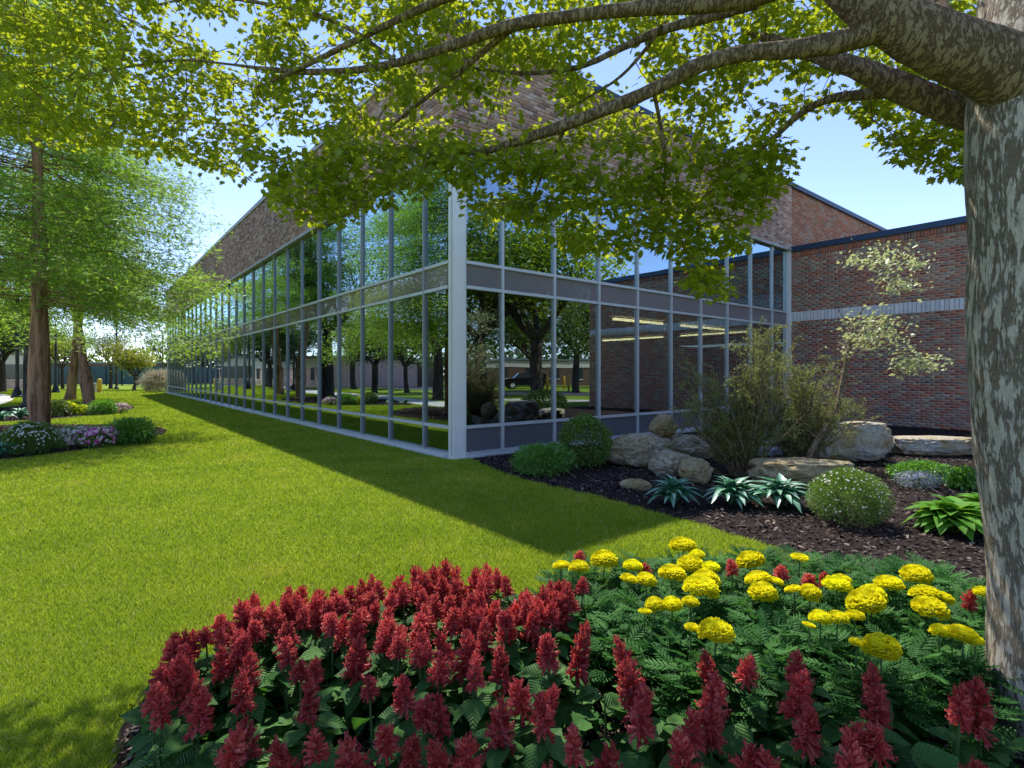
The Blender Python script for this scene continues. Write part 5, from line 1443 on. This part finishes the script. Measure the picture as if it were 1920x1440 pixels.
BL = [(585, 98, 100, .9), (640, 128, 55, .8), (278, 150, 98, .9), (108, 167, 62, .6), (178, 180, 75, 1), (390, 172, 72, .8), (372, 220, 62, .6), (440, 230, 76, 1), (543, 203, 100, .8), (615, 165, 95, .7), (692, 178, 68, .8), (675, 230, 100, 1), (655, 265, 130, 1), (615, 312, 62, .8), (475, 325, 72, 1), (542, 325, 76, 1), (437, 347, 48, .4), (618, 408, 50, .4), (714, 437, 130, 1), (850, 153, 100, .9), (880, 225, 95, .8), (945, 233, 62, .7), (898, 280, 100, 1), (1020, 265, 66, .7), (1083, 278, 76, 1), (1188, 250, 98, .9), (1205, 222, 66, .6), (1042, 135, 60, .3), (1390, 243, 95, .8), (1325, 288, 95, 1), (1302, 322, 130, 1), (1258, 367, 66, .8), (1122, 378, 76, 1), (1190, 380, 76, 1), (1078, 400, 46, .4), (1265, 467, 52, .4), (1362, 497, 130, 1), (1497, 208, 100, .9), (1535, 285, 105, .8), (1605, 297, 66, .8), (1550, 343, 115, 1), (1755, 277, 60, 1), (1592, 430, 70, 1), (1680, 443, 95, .9), (1730, 460, 52, .6), (1640, 425, 60, .7)]
mar_pos = []
for i, (zx, zy, zw, vs) in enumerate(BL):
    px = 1000 + zx / 2.087; py = 980 + zy / 2.087; wp_ = zw / 2.087
    zt = .40; d = (H - zt) * 1000 / (py - 700); x = (px - 960) / 1000 * d; r_ = wp_ / 2000 * d * 1.15
    if zw > 90: lab, gp = 'large full yellow marigold in the front bed', 'large yellow marigolds'
    elif vs < .5: lab, gp = 'small half opened flat yellow marigold in the front bed', 'small flat marigolds'
    else: lab, gp = 'medium yellow marigold in the front bed', 'medium yellow marigolds'
    t = thing('marigold_plant', lab, 'marigold', (x, d, 0), random.uniform(0, 6.28), gp)
    link('bloom', blooms[i % 3], t, (0, 0, zt), (random.gauss(-.0, .12), random.gauss(0, .12), 0), (r_, r_, r_ * (.95 * vs + .1)))
    link('stem', stem_me, t, None, None, (1, 1, zt))
    link('foliage', fols[i % 4], t, None, None, (1.15, 1.15, .92)); mar_pos.append((x, d))
mar_poly = [G(1060, 1160), G(1250, 1132), G(1480, 1132), G(1640, 1145), G(1860, 1165), (2.0, 2.2), (1.75, 1.95), G(1750, 1420), G(1300, 1400), G(1120, 1310), G(1070, 1230), G(1050, 1180)]
cnt = 0; mc = list(mar_pos); tries = 0; random.seed(31)
mg = 0
while cnt < 105 and tries < 20000:
    tries += 1
    x = random.uniform(-.2, 2.6); y = random.uniform(1.5, 4.6)
    if not inpoly(np.array([x]), np.array([y]), mar_poly)[0]: continue
    if any((x - a) ** 2 + (y - b) ** 2 < .125 ** 2 for a, b in mc): continue
    if (x - 2.12) ** 2 + (y - 2.12) ** 2 < .33 ** 2: continue
    mc.append((x, y)); cnt += 1
    t = thing('marigold_plant', 'ferny green marigold without open bloom in the front bed', 'marigold', (x, y, 0), random.uniform(0, 6.28), 'marigolds without blooms')
    link('stem', stem_me, t, None, None, (1, 1, .2)); link('foliage', fols[cnt % 4], t, None, None, (1.3, 1.3, random.uniform(.8, 1.0)))

ORD = ['leftmost', 'second from the left', 'third from the left', 'fourth from the left', 'fifth from the left', 'sixth from the left', 'seventh from the left', 'eighth from the left', 'ninth from the left', 'tenth from the left', 'eleventh from the left', 'twelfth from the left']
ORD += ['%s from the right' % w_ for w_ in ('rightmost', 'second', 'third', 'fourth', 'fifth', 'sixth', 'seventh', 'eighth', 'ninth', 'tenth', 'eleventh', 'twelfth')]
ORD[12] = 'rightmost'
def relabel(group, what, rows):
    L_ = [o for o in bpy.data.objects if o.get('group') == group and o.type == 'EMPTY']
    L_.sort(key=lambda o: -o.location.y)
    k = max(1, math.ceil(len(L_) / len(rows)))
    for r_ in range(len(rows)):
        row = sorted(L_[r_ * k:(r_ + 1) * k], key=lambda o: o.location.x / o.location.y)
        for i, o in enumerate(row):
            j = len(row) - 1 - i
            od = ORD[i] if i <= j or i < 1 else ORD[12 + j]
            o['label'] = '%s %s, %s' % (od, what, rows[r_])
relabel('red salvias among the marigolds', 'small red salvia among marigolds', ['farthest row', 'nearest row'])
relabel('red salvias in front of the marigolds', 'tall red salvia before the marigolds', ['in their back row', 'in their middle row', 'in their front row'])
relabel('red salvias at the left end', 'red salvia at the left bed end', ['farthest row', 'middle row', 'nearest row'])
relabel('red salvias in the middle of the bed', 'red salvia in mid bed', ['farthest row', 'middle row', 'nearest row'])
relabel('large yellow marigolds', 'large full marigold', ['farthest row', 'nearest row'])
relabel('medium yellow marigolds', 'medium marigold', ['farthest row', 'nearest row'])
relabel('small flat marigolds', 'small flat half opened marigold', ['in the front bed'])

# ------------------------------------------------------------------ chips in the beds
def chips(label, poly, n, mat, s0=.02, s1=.05, bx=None):
    P = np.array(poly); x0, y0 = P.min(0); x1, y1 = P.max(0)
    if bx: x0, y0, x1, y1 = bx
    X = x0 + RS.rand(n * 3) * (x1 - x0)
    # density falls with distance
    Y = y0 + RS.rand(n * 3) * (y1 - y0)
    k = inpoly(X, Y, poly); X = X[k][:n]; Y = Y[k][:n]; n = len(X)
    LV = np.array([(-.25, -.5, 0), (.22, -.45, .04), (.25, .5, 0), (-.2, .45, .06), (0, 0, .16)]); LF = np.array([(0, 1, 4), (1, 2, 4), (2, 3, 4), (3, 0, 4)])
    C = np.stack([X, Y, .012 + RS.rand(n) * .012], 1)
    o = cloud('mulch_chips', C, s0 + (s1 - s0) * RS.rand(n), LV, LF, mat, tilt=.45); tag(o, label, 'mulch', kind='stuff')
chips('dark bark mulch of the bed along the glass and brick walls', bed_r_s, 34000, M['chip'], .02, .055, (-1.2, 3.0, 9, 12))
chips('tan and brown soil litter around the red salvias', bed_f, 26000, M['chip_tan'], .008, .026, (-1.6, 1.2, 2.6, 3.8))
chips('dark mulch of the near left flower bed', bed_1, 9000, M['chip'], .03, .07)
chips('dark mulch of the far left flower bed', bed_2, 6000, M['chip'], .04, .09)

# ------------------------------------------------------------------ grass blades
def grass(n):
    # sample in screen-like density: uniform in angle, log depth
    out = []
    tot = 0
    d = 1.75 * (50 / 1.75) ** (RS.rand(n * 2) ** 1.25)
    t = -1.12 + 2.35 * RS.rand(n * 2)
    X = t * d; Y = d + 0 * t
    poly_b = [tuple((Cc + nl * .13)[:2]), tuple((Cc + nl * .13 + ul * (LL + .3))[:2]), tuple((Cc + ul * LL + ur * 30)[:2]), tuple((Cc + ur * 30)[:2]), tuple((Cc + nr * .12)[:2])]
    bad = inpoly(X, Y, poly_b)
    ex = .35 * (fbm(np.stack([X * 6, Y * 6, X * 0], 1), 2) - .5) * .25
    for p in (bed_r_s, bed_f, bed_1, bed_2, path_poly, path2_poly, pk_poly, road_poly): bad |= inpoly(X + ex, Y + ex, p)
    X = X[~bad][:n]; Y = Y[~bad][:n]; n = len(X)
    dd = np.hypot(X, Y)
    h_ = (.022 + .024 * RS.rand(n)) * (1 + .018 * dd); wd = (.0016 + .0010 * RS.rand(n)) * (1 + .42 * np.maximum(dd - 1.5, 0)) 
    wd = np.minimum(wd, .035)
    a = RS.rand(n) * 6.283; lean = RS.randn(n, 2) * .45 * h_[:, None]
    V = np.zeros((n, 3, 3), np.float32)
    V[:, 0] = np.stack([X - np.cos(a) * wd, Y - np.sin(a) * wd, np.zeros(n)], 1)
    V[:, 1] = np.stack([X + np.cos(a) * wd, Y + np.sin(a) * wd, np.zeros(n)], 1)
    V[:, 2] = np.stack([X + lean[:, 0], Y + lean[:, 1], h_], 1)
    me = np_mesh('grass', V.reshape(-1, 3), np.arange(n * 3).reshape(-1, 3), M['grass'], np.repeat(RS.rand(n), 3))
    o = link('grass', me); tag(o, 'short bright green mown lawn grass', 'grass', kind='stuff')
grass(900000)
# longer darker fringe along the bed edges
print('objects', len(bpy.data.objects))
